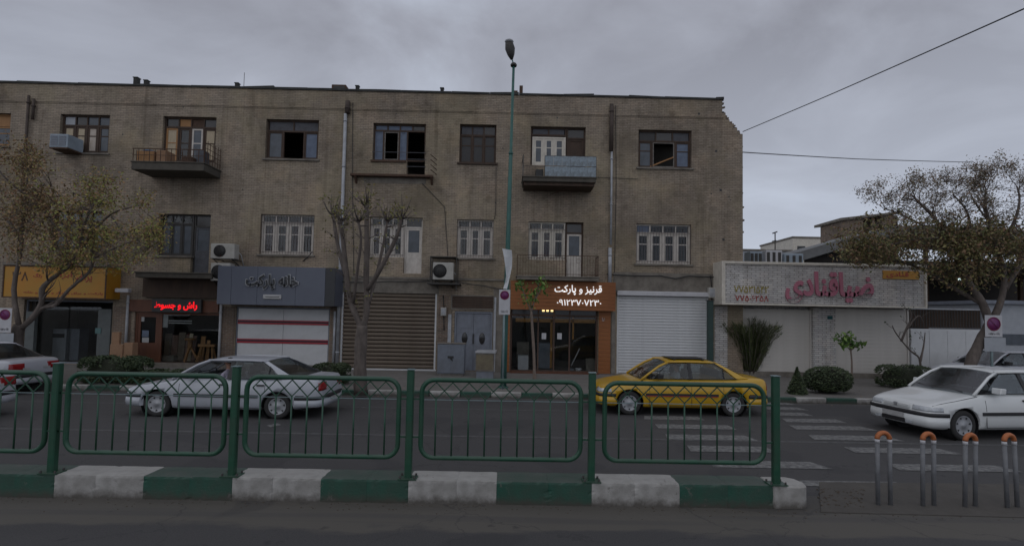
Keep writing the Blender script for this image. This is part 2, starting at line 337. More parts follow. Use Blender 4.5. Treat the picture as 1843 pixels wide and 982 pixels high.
M['bark'] = mat('grey_brown_bark', (.15, .125, .11), .95, (.075, .062, .055), 8, .5, .9, 30, stretch=(1, 1, .35))
M['bark_light'] = mat('pale_trunk_bark', (.22, .17, .14), .95, (.15, .12, .10), 8, .5, .5, 30)
M['tire'] = mat('tyre_rubber', (.022, .022, .023), .85, (.03, .029, .028), 10)
M['hub'] = mat('silver_hubcap', (.36, .37, .39), .45, (.27, .28, .30), 6, metal=.2, dirt=.2)
M['trim'] = mat('black_trim', (.02, .02, .022), .55)
M['taillight'] = mat('red_lens', (.28, .012, .015), .15, (.2, .01, .012), 8)
M['amber'] = mat('amber_lens', (.5, .14, .02), .2)
M['headlamp'] = mat('clear_headlamp', (.50, .53, .56), .08, (.30, .32, .34), 12, coat=1)
M['seat'] = mat('grey_seat_fabric', (.09, .09, .10), .9)
M['plate'] = mat('number_plate', (.45, .45, .45), .5)
def paint(n, c): return mat(n, c, .35, tuple(x * .93 for x in c), 1.5, .5, coat=.6)
M['p_silver'] = paint('silver_white_car_paint', (.40, .42, .46)); M['p_white'] = paint('white_car_paint', (.66, .68, .68))
M['p_taxi'] = paint('taxi_yellow_paint', (.50, .295, .010)); M['p_white2'] = paint('off_white_car_paint', (.42, .43, .47))
M['skin'] = mat('skin', (.36, .20, .14), .6, (.32, .17, .12), 10); M['hair'] = mat('dark_hair', (.015, .012, .01), .7)
M['shirt_l'] = mat('lilac_shirt', (.36, .34, .42), .9, (.29, .27, .34), 8); M['shirt_w'] = mat('white_shirt', (.5, .5, .53), .9); M['shirt_r'] = mat('dark_shirt', (.05, .05, .06), .9)
M['hat'] = mat('dark_red_headscarf', (.17, .02, .02), .9)
M['trouser'] = mat('dark_trousers', (.03, .03, .04), .9)
M['l_autumn'] = leafmat('autumn_olive_leaf', [(.27, .19, .08), (.29, .17, .07), (.21, .22, .06), (.24, .14, .08), (.34, .28, .07), (.18, .17, .06), (.27, .30, .07)])
M['l_rust'] = leafmat('rusty_orange_leaf', [(.27, .17, .08), (.25, .13, .07), (.20, .17, .07), (.28, .20, .09), (.19, .12, .07), (.22, .19, .06)])
M['l_brown'] = leafmat('brown_bud_leaf', [(.22, .165, .12), (.18, .145, .11), (.24, .15, .10), (.18, .17, .10), (.24, .20, .15)])
M['l_mix'] = leafmat('rusty_olive_leaf', [(.16, .11, .055), (.15, .135, .05), (.19, .11, .06), (.10, .11, .04), (.20, .17, .06)])
M['l_green'] = leafmat('fresh_green_leaf', [(.10, .20, .03), (.07, .15, .03), (.15, .24, .05), (.06, .12, .025)])
M['l_hedge'] = leafmat('dark_hedge_leaf', [(.035, .055, .02), (.025, .04, .015), (.05, .07, .025), (.03, .05, .02)])
M['l_cedar'] = leafmat('grey_green_frond', [(.10, .13, .045), (.06, .085, .03), (.15, .17, .065), (.08, .105, .04)])
M['bud'] = leafmat('yellow_green_bud', [(.18, .18, .05), (.13, .13, .04), (.20, .16, .05)])

def asphalt():
    m = bpy.data.materials.new('worn_asphalt'); m.use_nodes = True; t = m.node_tree; N, L = t.nodes, t.links
    b = N['Principled BSDF']; b.inputs['Roughness'].default_value = .85
    g = N.new('ShaderNodeNewGeometry')
    def noise(s, d=6, st=(1, 1, 1), ro=.6):
        mp = N.new('ShaderNodeMapping'); mp.inputs['Scale'].default_value = st; L.new(g.outputs['Position'], mp.inputs[0])
        n = N.new('ShaderNodeTexNoise'); n.inputs['Scale'].default_value = s; n.inputs['Detail'].default_value = d; n.inputs['Roughness'].default_value = ro; L.new(mp.outputs[0], n.inputs['Vector']); return n
    def mr(src, a, b_, c, d):
        r = N.new('ShaderNodeMapRange'); L.new(src, r.inputs[0]); 
        for i, v in enumerate((a, b_, c, d)): r.inputs[i + 1].default_value = v
        return r.outputs[0]
    def mix(f, a, col, bt='MIX'):
        x = N.new('ShaderNodeMix'); x.data_type = 'RGBA'; x.blend_type = bt; L.new(f, x.inputs[0]); L.new(a, x.inputs[6])
        x.inputs[7].default_value = (*col, 1); return x.outputs[2]
    r = N.new('ShaderNodeValToRGB'); r.color_ramp.elements[0].color = (.036, .035, .037, 1); r.color_ramp.elements[0].position = .3
    r.color_ramp.elements[1].color = (.051, .049, .051, 1); r.color_ramp.elements[1].position = .7
    L.new(noise(.5, 8, (.25, 1.5, 1)).outputs[0], r.inputs[0]); last = r.outputs[0]
    last = mix(mr(noise(70, 2).outputs[0], .35, .75, 0, .5), last, (.10, .098, .095))
    last = mix(mr(noise(45, 3).outputs[0], .55, .72, 0, .5), last, (.022, .022, .024))
    sp = N.new('ShaderNodeSeparateXYZ'); L.new(g.outputs['Position'], sp.inputs[0])
    # dust drifted against the kerb of the median, a strip with a ragged edge
    nn = noise(1.4, 7, (.5, 1.5, 1)); ad = N.new('ShaderNodeMath'); ad.operation = 'MULTIPLY_ADD'; L.new(nn.outputs[0], ad.inputs[0]); ad.inputs[1].default_value = .9; L.new(sp.outputs[1], ad.inputs[2])
    d1 = mr(ad.outputs[0], 6.30, 6.42, 0, .85); 
    lt = N.new('ShaderNodeMath'); lt.operation = 'LESS_THAN'; L.new(sp.outputs[1], lt.inputs[0]); lt.inputs[1].default_value = 7.2
    mu = N.new('ShaderNodeMath'); mu.operation = 'MULTIPLY'; L.new(d1, mu.inputs[0]); L.new(lt.outputs[0], mu.inputs[1])
    last = mix(mu.outputs[0], last, (.096, .088, .076))
    # dust in the far gutter
    d2 = mr(sp.outputs[1], 14.6, 15.3, 0, .6); last = mix(d2, last, (.10, .09, .08))
    last = mix(mr(noise(25, 3).outputs[0], .62, .70, 0, .25), last, (.10, .085, .07))
    last = mix(mr(noise(.9, 3, (.08, 2.2, 1)).outputs[0], .52, .60, 0, .45), last, (.056, .054, .055))
    last = mix(mr(noise(2.6, 7).outputs[0], .64, .70, 0, .6), last, (.020, .020, .022))
    last = mix(mr(noise(.33, 2).outputs[0], .55, .56, 0, .35), last, (.030, .030, .033))
    # thin cracks
    v = N.new('ShaderNodeTexVoronoi'); v.feature = 'DISTANCE_TO_EDGE'; v.inputs['Scale'].default_value = .45
    nd = noise(2.2, 4); mp = N.new('ShaderNodeMapping'); L.new(g.outputs['Position'], mp.inputs[0])
    va = N.new('ShaderNodeVectorMath'); va.operation = 'MULTIPLY_ADD'; L.new(nd.outputs['Color'], va.inputs[0]); va.inputs[1].default_value = (.7, .7, 0); L.new(g.outputs['Position'], va.inputs[2])
    L.new(va.outputs[0], v.inputs['Vector'])
    last = mix(mr(v.outputs['Distance'], 0, .008, .5, 0), last, (.025, .025, .027))
    L.new(last, b.inputs['Base Color'])
    bp = N.new('ShaderNodeBump'); bp.inputs['Strength'].default_value = .35; bp.inputs['Distance'].default_value = .006; L.new(noise(120, 3).outputs[0], bp.inputs['Height']); L.new(bp.outputs[0], b.inputs['Normal'])
    return m
M['asphalt'] = asphalt()
def markmat():
    m = mat('worn_road_paint', (.215, .215, .21), .8, (.06, .06, .062), 9, .62, .2, 60)
    return m
M['mark'] = markmat()
M['mark_faint'] = mat('faded_road_paint', (.12, .12, .12), .8, (.05, .05, .052), 9, .5, .2, 60)

# ------------------------------------------------------------------ persian text
FORMS = {}
for ch, codes in {'ا':(0xFE8D,2),'ب':(0xFE8F,4),'پ':(0xFB56,4),'ت':(0xFE95,4),'ج':(0xFE9D,4),'خ':(0xFEA5,4),'د':(0xFEA9,2),'ر':(0xFEAD,2),
    'ز':(0xFEAF,2),'س':(0xFEB1,4),'ش':(0xFEB5,4),'ض':(0xFEBD,4),'ط':(0xFEC1,4),'ق':(0xFED5,4),'ک':(0xFB8E,4),'ل':(0xFEDD,4),
    'ن':(0xFEE5,4),'ه':(0xFEE9,4),'و':(0xFEED,2),'ی':(0xFBFC,4),'گ':(0xFB92,4)}.items(): FORMS[ch] = codes
def shape(s):
    o = []
    for i, ch in enumerate(s):
        if ch not in FORMS: o.append(ch); continue
        b, n = FORMS[ch]; pv = i > 0 and s[i-1] in FORMS and FORMS[s[i-1]][1] == 4; nx = n == 4 and i + 1 < len(s) and s[i+1] in FORMS
        o.append(chr(b + (3 if pv and nx else 1 if pv else 2 if nx else 0)))
    return ''.join(reversed(o)) if any(c in FORMS for c in s) else s
def lettering(s, rect, Y, depth, m, parent, name='lettering', offset=0.0, mode='stretch', rows=None):
    x0, x1, z0, z1 = rect
    c = bpy.data.curves.new('t', 'FONT'); c.body = shape(s); c.extrude = .02; c.offset = offset; c.resolution_u = 3
    t = bpy.data.objects.new('t', c); COL.objects.link(t)
    me = bpy.data.meshes.new_from_object(t.evaluated_get(bpy.context.evaluated_depsgraph_get()))
    bpy.data.objects.remove(t); bpy.data.curves.remove(c)
    vs = [v.co.copy() for v in me.vertices]
    a, b = min(v.x for v in vs), max(v.x for v in vs); p, q = min(v.y for v in vs), max(v.y for v in vs)
    mid = Vector(((x0 + x1) / 2, Y - depth / 2, (z0 + z1) / 2))
    for v in me.vertices:
        x = ((v.co.x - a) / (b - a) - .5) * (x1 - x0); z = ((v.co.y - p) / (q - p) - .5) * (z1 - z0); y = -(v.co.z / .02) * depth / 2
        v.co = (x, y, z)
    me.materials.clear(); me.materials.append(m)
    o = bpy.data.objects.new(name, me); COL.objects.link(o); o.parent = parent; o.location = mid - wp(parent); WP[o.name] = mid
    me.name = name
    return o

# ================================================================== SETTING
YF = 20.5                          # plane of the facades
KZ = .15                           # pavement height
YK = G(921, 716).y                 # far kerb
def sheet(name, x0, x1, y0, y1, z, m, th=None, kind='structure', parent=None, n=1):
    mb = MB()
    if th: mb.box(x0, x1, y0, y1, z - th, z)
    else: mb.face([(x0, y0, z), (x1, y0, z), (x1, y1, z), (x0, y1, z)])
    o = mb.build(name, m, parent)
    if kind: o['kind'] = kind
    return o
M['soil'] = mat('bare_ground', (.11, .10, .085), .95, (.08, .07, .06), .3)
sheet('ground', -900, 900, -300, 1500, -.06, M['soil'])
sheet('road', -120, 120, -30, YK + .02, 0, M['asphalt'], .05)
sheet('pavement', -120, 120, YK + .17, 200, KZ, M['concrete'], .2)
# far kerb stones
fk = bpy.data.objects.new('far_kerb', None); COL.objects.link(fk); fk.location = (0, YK, 0); WP['far_kerb'] = Vector((0, YK, 0)); fk['kind'] = 'structure'
pr = {}
for k, mm in (('w', M['kerb_white']), ('g', M['kerb_green'])):
    pass
x = G(1405, 716).x - .92 * 24; i = 0
while x < 24:
    key = 'w' if i % 2 == 0 else 'g'; c = (x + .45, YK + .085, .075)
    if key not in pr:
        pr[key] = MB().box(x, x + .905, YK, YK + .17, -.01, KZ + .012).build('kerb_stone', M['kerb_white'] if key == 'w' else M['kerb_green'], fk, bevel=.015)
    else: share(pr[key], fk, c)
    x += .92; i += 1
# median kerb with painted stones
YM = G(921, 908).y; KH = .30; KD = .40
mk = bpy.data.objects.new('median_kerb', None); COL.objects.link(mk); mk.location = (0, YM, 0); WP['median_kerb'] = Vector((0, YM, 0)); mk['kind'] = 'structure'
edges = [(-240,'g'), (-70,'w'),(-62,'g'),(97,'w'),(257,'g'),(417,'w'),(576,'g'),(734,'w'),(893,'g'),(1065,'w'),(1224,'g'),(1393,'w')]
edges = [(-540,'g'),(-385,'w'),(-222,'g'),(-222,'g'),(-62,'g'),(97,'w'),(257,'g'),(417,'w'),(576,'g'),(734,'w'),(893,'g'),(1065,'w'),(1224,'g'),(1393,'w')]
seq = [(-380,-222,'g'),(-222,-62,'w'),(-62,97,'g'),(97,257,'w'),(257,417,'g'),(417,576,'w'),(576,734,'g'),(734,893,'w'),(893,1065,'g'),(1065,1224,'w'),(1224,1393,'g')]
from mathutils import noise as mn
def rough(o, rg):
    bm = bmesh.new(); bm.from_mesh(o.data); lg = [e for e in bm.edges if e.calc_length() > .05]
    bmesh.ops.subdivide_edges(bm, edges=bm.edges[:], cuts=9, use_grid_fill=True)
    xs_ = [v.co.x for v in bm.verts]; zm = max(v.co.z for v in bm.verts); ym = min(v.co.y for v in bm.verts); x0, x1 = min(xs_), max(xs_); w_ = o.location
    for v in bm.verts:
        q = Vector((v.co.x + w_.x, v.co.y * 1.0, v.co.z))
        n1 = mn.noise(q * 5); n2 = mn.noise(q * 17 + Vector((9, 0, 0)))
        edge = (v.co.z > zm - .002) + (v.co.y < ym + .002) + (v.co.x < x0 + .002 or v.co.x > x1 - .002)
        if v.co.z > zm - .002: v.co.z += n1 * .004 - (.003 + .016 * max(0, n2) if edge >= 2 else 0)
        if v.co.y < ym + .002: v.co.y += n1 * .004 + (.003 + .018 * max(0, n2) if edge >= 2 else 0)
        if edge >= 3: v.co.z -= .006 * (1 + n2); v.co.y += .006 * (1 + n2)
    bm.to_mesh(o.data); bm.free()
    return o
def kx(px): return G(px, 893 + (px) * .0165).x
rr = random.Random(3)
for a, b, k in seq:
    xa, xb = kx(a), kx(b)
    j = (xa + xb) / 2 + rr.uniform(-.06, .06)
    for (p, q) in ((xa, j), (j, xb)):
        g = .0008; t = rr.uniform(-.0015, .0015)
        mb = MB().box(p + g, q - g, YM + rr.uniform(-.004, .006), YM + KD, -.02, KH + t)
        rough(mb.build('kerb_stone', M['kerb_white'] if k == 'w' else M['kerb_green'], mk), rr)
xa = kx(1393); xe = kx(1462)
pts = [(xa + .004, YM), (xe - .12, YM), (xe - .03, YM + .05), (xe, YM + .15), (xe - .04, YM + .32), (xe - .14, YM + KD), (xa + .004, YM + KD)]
MB().prism([(x, y, -.02) for x, y in pts], (0, 0, KH + .02)).build('kerb_stone', M['kerb_white'], mk, bevel=.025)
# concrete crossing strip beside the median end
q = [G(1474, 868), G(1900, 872), G(1980, 935), G(1478, 922)]
MB().prism([(v.x, v.y, 0.0) for v in q], (0, 0, .012)).build('median_crossing', mat('dusty_crossing_concrete', (.085, .078, .070), .95, (.06, .055, .05), 2.5, .5, .5, 40, dirt=.3))['kind'] = 'structure'
# lane lines and zebra bars
def strip(px0, px1, py, th, name, m):
    a, b = G(px0, py - (921 - px0) * .0185 ), G(px1, py + (px1 - 921) * .0185)
    y = (a.y + b.y) / 2; return sheet(name, a.x, b.x, y - th / 2, y + th / 2, .004, m)
strip(-300, 2200, 786, .10, 'lane_line', M['mark_faint'])
strip(-300, 1150, 738, .08, 'edge_line', M['mark_faint'])
def bar(x0, x1, y, th, m=None):
    a, b = G(x0, y), G(x1, y); yy = (a.y + b.y) / 2; rq = random.Random(x0)
    mb = MB(); mb.face([(a.x - rq.uniform(0, .15), yy - th * .72, .008), (b.x + rq.uniform(0, .15), yy - th * .72, .008), (b.x, yy + th * .72, .008), (a.x, yy + th * .72, .008)])
    mb.build('crosswalk_bar', m or M['mark'])['kind'] = 'structure'
for x0, x1, y, th in ((1165,1260,752,.30),(1185,1315,768,.30),(1205,1345,787,.30),(1245,1385,808,.30),(1290,1468,836,.28),
                      (1395,1452,745,.30),(1418,1512,757,.30),(1432,1556,770,.30),(1468,1600,788,.30),(1535,1702,811,.28),(1615,1806,842,.26),
                      (1360,1420,726,.25),(1380,1440,735,.3),(1450,1620,871,.18)):
    bar(x0, x1, y, th)
MB().face([G(480,765,.008), G(500,761,.008), G(506,764,.008), G(487,768,.008)]).build('paint_patch', M['mark'])['kind'] = 'structure'
# debris crumbs in the median's gutter and on the crossing
rr = random.Random(5); mb = MB()
for i in range(420):
    x = rr.uniform(-8, 8); y = YM - abs(rr.gauss(0, .16)) - .01; s = rr.uniform(.004, .014)
    if i > 330: p = G(rr.uniform(1470, 1560), rr.uniform(880, 915)); x, y = p.x, p.y; s *= 1.6
    z = .014 if i > 330 else .002
    mb.ell((x, y, z), s, s * .8, s * .6, 5, 3)
o = mb.build('gutter_grit', mat('grit', (.11, .09, .07), .95, (.05, .04, .03), 20)); tag(o, 'small stones and dead leaf crumbs lying along the painted median kerb', 'debris', kind='stuff')
# scattered dark blotches on crossing are grit piles

rr = random.Random(15); mb = MB()
for i in range(700):
    k_ = rr.choice((0, 1, 2)); x = (-16, -5, 14)[k_] + rr.gauss(0, 2.6); y = YK + rr.choice((-.12, .5, 1.2)) + rr.gauss(0, .35) ; z = KZ + .004 if y > YK + .17 else .006
    if YK - .02 < y < YK + .19: continue
    s_ = rr.uniform(.02, .045); a = rr.uniform(0, 6.28); c, d = math.cos(a) * s_, math.sin(a) * s_
    mb.face([(x - c, y - d, z), (x + d * .5, y - c * .5, z + .008), (x + c, y + d, z + .002), (x - d * .5, y + c * .5, z)])
tag(mb.build('fallen_leaves', M['l_brown']), 'dry brown leaves scattered along the far kerb and pavement', 'leaves', kind='stuff')
# ================================================================== BRICK BUILDING
X_L, X_R = P(-260, 500, YF).x, P(1337, 420, YF).x
Z_TOP = P(700, 166, YF).z
XB = P(1301, 185, YF).x
root = empty('brick_building', (0, YF, KZ), 'old three storey tan brick terrace with broken windows and a crumbling right corner', 'building')
TH = .32
# (x0,x1,y0,y1) in photo pixels -> openings
OP = {
 'T0': (-70, 18, 203, 262), 'T1': (107, 196, 206, 275), 'T2': (292, 388, 210, 291), 'T3': (478, 573, 215, 286), 'T4': (671, 766, 222, 289), 'T4d': (733, 766, 289, 314),
 'T5': (827, 893, 224, 293), 'T6': (955, 1054, 228, 298), 'T6d': (1021, 1054, 298, 322), 'T7': (1149, 1245, 234, 302),
 'M0': (92, 184, 379, 452), 'M1': (284, 378, 385, 460), 'M1d': (345, 378, 460, 492), 'M2': (468, 565, 386, 458), 'M3': (665, 760, 391, 463), 'M3d': (727, 760, 463, 492), 'M4': (822, 888, 395, 464),
 'M5': (951, 1050, 399, 468), 'M5d': (1018, 1050, 468, 500), 'M6': (1145, 1244, 403, 475),
 'S0': (40, 200, 540, 670), 'S1': (240, 395, 562, 670), 'S2': (423, 592, 553, 670), 'S3': (613, 785, 527, 670), 'D': (817, 886, 560, 670), 'S4': (918, 1076, 546, 670), 'S5': (1110, 1275, 533, 670)}
OPW = {}
for k, v in OP.items():
    r = list(RC(*v, YF))
    if k[0] in 'SD': r[2] = KZ + (.02 if k != 'S3' else .06)
    OPW[k] = r
for k in ('T4', 'T6', 'M1', 'M3', 'M5'):          # door parts hang from their window, snap edges
    OPW[k + 'd'][1] = OPW[k][1]; OPW[k + 'd'][3] = OPW[k][2]
    OPW[k + 'd'][0] = RC(*OP[k + 'd'][:2], *OP[k][2:], YF)[0]
cuts = []
stp = [(1300, 186, 204), (1306, 200, 215), (1313, 213, 222), (1320, 220, 231), (1327, 230, 237), (1332, 236, 241)]
for i, (px, a, b) in enumerate(stp):
    cuts.append([P(px, (a + b) / 2, YF).x, X_R + .01, P(px, b, YF).z, Z_TOP + .01])
xs = sorted({X_L, X_R} | {x for r in list(OPW.values()) + cuts for x in r[:2] if X_L < x < X_R})
zs = sorted({0, Z_TOP} | {z for r in list(OPW.values()) + cuts for z in r[2:] if 0 < z < Z_TOP})
mb = MB()
def inside(x, z, rs): return any(r[0] < x < r[1] and r[2] < z < r[3] for r in rs)
allr = list(OPW.values()) + cuts
def solid(i, j):
    if i < 0 or j < 0 or i >= len(xs) - 1 or j >= len(zs) - 1: return False
    return not inside((xs[i] + xs[i+1]) / 2, (zs[j] + zs[j+1]) / 2, allr)
for i in range(len(xs) - 1):
    for j in range(len(zs) - 1):
        if not solid(i, j): continue
        a, b, c, d = xs[i], xs[i+1], zs[j], zs[j+1]
        mb.face([(a, YF, c), (b, YF, c), (b, YF, d), (a, YF, d)]); mb.face([(a, YF+TH, c), (b, YF+TH, c), (b, YF+TH, d), (a, YF+TH, d)])
        if not solid(i-1, j): mb.face([(a, YF, c), (a, YF, d), (a, YF+TH, d), (a, YF+TH, c)])
        if not solid(i+1, j): mb.face([(b, YF, c), (b, YF, d), (b, YF+TH, d), (b, YF+TH, c)])
        if not solid(i, j-1): mb.face([(a, YF, c), (b, YF, c), (b, YF+TH, c), (a, YF+TH, c)])
        if not solid(i, j+1): mb.face([(a, YF, d), (b, YF, d), (b, YF+TH, d), (a, YF+TH, d)])
mb.build('wall', M['brick'], root)
# side wall, back wall, inner shell
DB = 9.0
ZS = P(1337, 240, YF).z
MB().box(X_R - .3, X_R - .004, YF + TH + .002, YF + DB, 0, ZS).build('side_wall', M['brick'], root)
ZF1 = P(700, 505, YF).z; ZF2 = P(700, 322, YF).z; ZR = Z_TOP - .55
mb = MB()
mb.box(X_L, X_R - .31, YF + DB - .2, YF + DB, 0, ZR - .01); mb.box(X_L, X_L + .2, YF + TH + .01, YF + DB - .21, 0, ZR - .01)
for z in (ZF1, ZF2): mb.box(X_L + .21, X_R - .31, YF + TH + .01, YF + DB - .21, z - .25, z - .02)
for px in (50, 218, 408, 606, 800, 900, 1103): 
    xx = P(px, 500, YF).x
    for z0, z1 in ((KZ, ZF1 - .26), (ZF1 - .01, ZF2 - .26), (ZF2 - .01, ZR - .02)): mb.box(xx - .08, xx + .08, YF + TH + .012, YF + DB - .22, z0, z1)
mb.box(X_L + .21, X_R - .31, YF + 4.2, YF + 4.3, KZ + .01, ZR - .03)
mb.build('inner_walls', M['inner'], root)
MB().box(X_L, XB + .2, YF + TH + .003, YF + DB, ZR, ZR + .2).build('roof', M['coping'], root)
# wavy dark coping
mb = MB(); rr = random.Random(4)
x = X_L; 
while x < XB - .05:
    l = rr.uniform(.9, 2.6); x2 = min(x + l, XB + .04); t = rr.choice((0, .01, .03, .06, .09)) * rr.random()
    mb.prism([(x, YF - .05, Z_TOP + .004), (x2 - .01, YF - .05, Z_TOP + .004), (x2 - .01, YF - .05, Z_TOP + .07 + t), (x, YF - .05, Z_TOP + .075 + rr.uniform(0, .03))], (0, TH + .1, 0)); x = x2
mb.build('coping', M['coping'], root)
# string course
zc = P(700, 197, YF).z
MB().box(X_L, XB + .02, YF - .035, YF - .001, zc - .025, zc + .02).box(X_L, XB + .02, YF - .018, YF - .001, zc - .07, zc - .027).build('string_course', M['brick'], root)
# broken corner bricks
rr = random.Random(11)
bp = MB().box(0, .21, 0, .10, 0, .062).build('brick', M['brick_dark'], root)
fr = [(1301,184),(1303,192),(1304,203),(1309,212),(1308,206),(1315,220),(1318,224),(1324,229),(1329,235),(1334,239),(1300,179),(1336,262),(1337,300),(1337,345),(1336,372),(1337,395),(1336,418),(1312,217),(1321,226)]
for n_, (px, py) in enumerate(fr):
    p = P(px, py, YF); 
    o = bp if n_ == 0 else bp.copy()
    if n_: COL.objects.link(o)
    o.parent = root; o.location = Vector((min(p.x - .02, X_R - .02), YF + rr.uniform(.05, .2), p.z)) - wp(root); o.rotation_euler = (rr.uniform(-.1, .1), rr.uniform(-.3, .3), rr.uniform(-.4, .4))
# putlog holes: black plugs in the wall face paint the shade inside
mb = MB()
for px, py, s in ((1289,272,.09),(1297,342,.09),(1280,349,.05),(1312,354,.05),(1302,431,.09),(1315,360,.04),(221,242,.05),(330,193,.05),(437,341,.05),(713,205,.04),(905,267,.05),(1003,212,.05),(1258,205,.08),(892,365,.05),(790,380,.03)):
    p = P(px, py, YF); mb.box(p.x - s/2, p.x + s/2, YF - .004, YF + .02, p.z - s/2, p.z + s/2)
mb.build('putlog_hole_shade', M['black'], root)

# ---- windows ------------------------------------------------------
def ring(mb, x0, x1, z0, z1, w, y0, y1):
    mb.box(x0, x0 + w, y0, y1, z0, z1); mb.box(x1 - w, x1, y0, y1, z0, z1)
    mb.box(x0 + w, x1 - w, y0, y1, z0, z0 + w); mb.box(x0 + w, x1 - w, y0, y1, z1 - w, z1); return mb
def window(r, fm, cols, tr=.2, frame=.06, smat=None, pane=None, tpane=None, mid=.36, sashw=.07, sill=True, grille=None, name='window', setb=.12, gaps=(), tcols=None, muntin=True, doorcol=None, sill_mat=None, curtains=None, fr=None, gap_ring=()):
    x0, x1, z0, z1 = r; y0 = YF + setb; smat = smat or fm
    H = z1 - z0; zt = z1 - H * tr
    mb = ring(MB(), x0 + .004, x1 - .004, z0 + .004, z1 - .004, frame, y0, y0 + .09)
    if tr: mb.box(x0 + frame, x1 - frame, y0 + .002, y0 + .088, zt - .035, zt + .035)
    fr = fr or [i / cols for i in range(cols + 1)]; XF = [x0 + frame + (x1 - x0 - 2 * frame) * f for f in fr]
    for i in range(1, cols): 
        xx = XF[i]; mb.box(xx - .03, xx + .03, y0 + .003, y0 + .087, z0 + frame, zt - .035 if tr else z1 - frame)
    tc_ = tcols or cols
    if tr:
        tw = (x1 - x0 - 2 * frame) / tc_
        for i in range(1, tc_): xx = x0 + frame + tw * i; mb.box(xx - .025, xx + .025, y0 + .004, y0 + .086, zt + .035, z1 - frame)
    wn = mb.build(name, fm, root, bevel=0)
    for i in range(cols):
        a = XF[i] + (.03 if i else 0) + .003; b = XF[i + 1] - (.03 if i < cols - 1 else 0) - .003
        za, zb = z0 + frame + .003, (zt - .038 if tr else z1 - frame - .003)
        if i in gap_ring: ring(MB(), a, b, za, zb, .04, y0 + .02, y0 + .06).build('sash', M['pale_old_frame'], wn)
        if i in gaps: continue
        s = ring(MB(), a, b, za, zb, sashw, y0 + .02, y0 + .06)
        zm = zb - (zb - za) * mid
        if muntin: s.box(a + sashw, b - sashw, y0 + .025, y0 + .055, zm - .02, zm + .02)
        s.build('sash', smat if not isinstance(smat, dict) else smat.get(i, fm), wn)
        pm = pane.get(i, M['glass']) if isinstance(pane, dict) else (pane or M['glass'])
        MB().box(a + sashw - .004, b - sashw + .004, y0 + .037, y0 + .041, za + sashw - .004, zb - sashw + .004).build('pane', pm, wn)
        if curtains and i in curtains:
            c = MB(); n = 10; 
            for k in range(n):
                u0, u1 = a + (b - a) * k / n, a + (b - a) * (k + 1) / n; c.face([(u0, y0 + .16 + .02 * (k % 2), za), (u1, y0 + .16 + .02 * ((k + 1) % 2), za), (u1, y0 + .16 + .02 * ((k + 1) % 2), zb), (u0, y0 + .16 + .02 * (k % 2), zb)])
            c.build('curtain', curtains[i], wn)
    if tr:
        tw = (x1 - x0 - 2 * frame) / tc_
        for i in range(tc_):
            pm = tpane.get(i, M['glass']) if isinstance(tpane, dict) else (tpane or M['glass'])
            if pm is None: continue
            MB().box(x0 + frame + tw * i + .026, x0 + frame + tw * (i + 1) - .026, y0 + .04, y0 + .044, zt + .036, z1 - frame - .001).build('transom_pane', pm, wn)
    if sill: MB().box(x0 - .08, x1 + .08, YF - .07, YF + setb - .002, z0 - .075, z0 - .003).build('sill', sill_mat or M['plaster'], wn)
    if grille:
        g = MB(); n = int((x1 - x0) / .115); yg = YF + .03
        for i in range(n + 1): xx = x0 + .02 + (x1 - x0 - .04) * i / n; g.box(xx - .006, xx + .006, yg, yg + .012, z0 + .02, z1 - .03 if grille == 2 else z1 - .12)
        for zz in (z0 + .10, zt, ): g.box(x0 + .01, x1 - .01, yg + .013, yg + .022, zz - .01, zz + .01)
        g.build('grille', M['litegrille'], wn)
    return wn
M['litegrille'] = mat('painted_grille_bar', (.10, .08, .075), .7, (.07, .05, .045), 8)
D_ = {0: M['glass_dusty']}
window(OPW['T0'], M['raw_wood'], 2, .35, pane=M['glass_dusty'], tpane=M['raw_wood'])
window(OPW['T1'], M['brown_wood'], 4, .27, pane={0: M['curtain'], 1: M['curtain'], 2: M['cream_pane'], 3: M['glass_dusty']}, tpane={0: M['sign_plate'], 1: M['glass_dark'], 2: M['glass_dusty'], 3: M['glass_dusty']})
window(OPW['T2'], M['brown_wood'], 4, .22, smat={2: M['white_frame'], 0: M['raw_wood']}, pane={0: M['curtain'], 2: M['glass_dusty'], 3: M['curtain']}, tpane={0: M['glass_dark'], 1: M['raw_wood'], 2: M['rust'], 3: M['glass_dark']}, sill=False, mid=.45)
window(OPW['T3'], M['brown_wood'], 3, .28, pane={2: M['blue_board'], 0: M['glass_dusty']}, tpane=M['grey_wood'], gaps=(1,), tcols=2, sashw=.05, muntin=False, fr=[0, .3, .72, 1])
wn = window(OPW['T4'], M['brown_wood'], 4, .18, smat=M['blue_board'], pane=M['blue_board'], tpane={0: M['blue_board'], 1: M['blue_board'], 2: M['blue_board'], 3: M['glass_dark']}, gaps=(1, 3), gap_ring=(1,), sill=False, muntin=False, sashw=.05, fr=[0, .17, .49, .65, 1])
r = OPW['T4']; MB().box(r[0] - .05, OPW['T4d'][0] - .02, YF - .07, YF + .1, r[2] - .08, r[2] - .004).build('sill', M['rust'], wn)
g = MB(); d = OPW['T4d']
for py in (275, 287, 300): z = P(730, py, YF).z; g.bar((r[0] if py < 280 else d[0], YF - .04, z), (r[1] + .03, YF - .04, z), .02)
g.build('guard_rail', M['grey_wood'], wn)
window(OPW['T5'], M['brown_wood'], 3, .26, gaps=(), pane=M['black'], tpane={0: M['grey_wood'], 1: M['grey_wood'], 2: M['glass_dark']}, sashw=.035, frame=.045, sill_mat=M['brown_wood'])
r = OPW['T6']; xs6 = P(1020, 260, YF).x
wn = window([r[0], xs6, r[2], r[3]], M['brown_wood'], 1, .2, gaps=(0,), sill=False, tcols=2, tpane=M['grey_wood'])
r6 = [r[0] + .07, xs6 - .03, r[2] + .02, P(990, 245, YF).z]
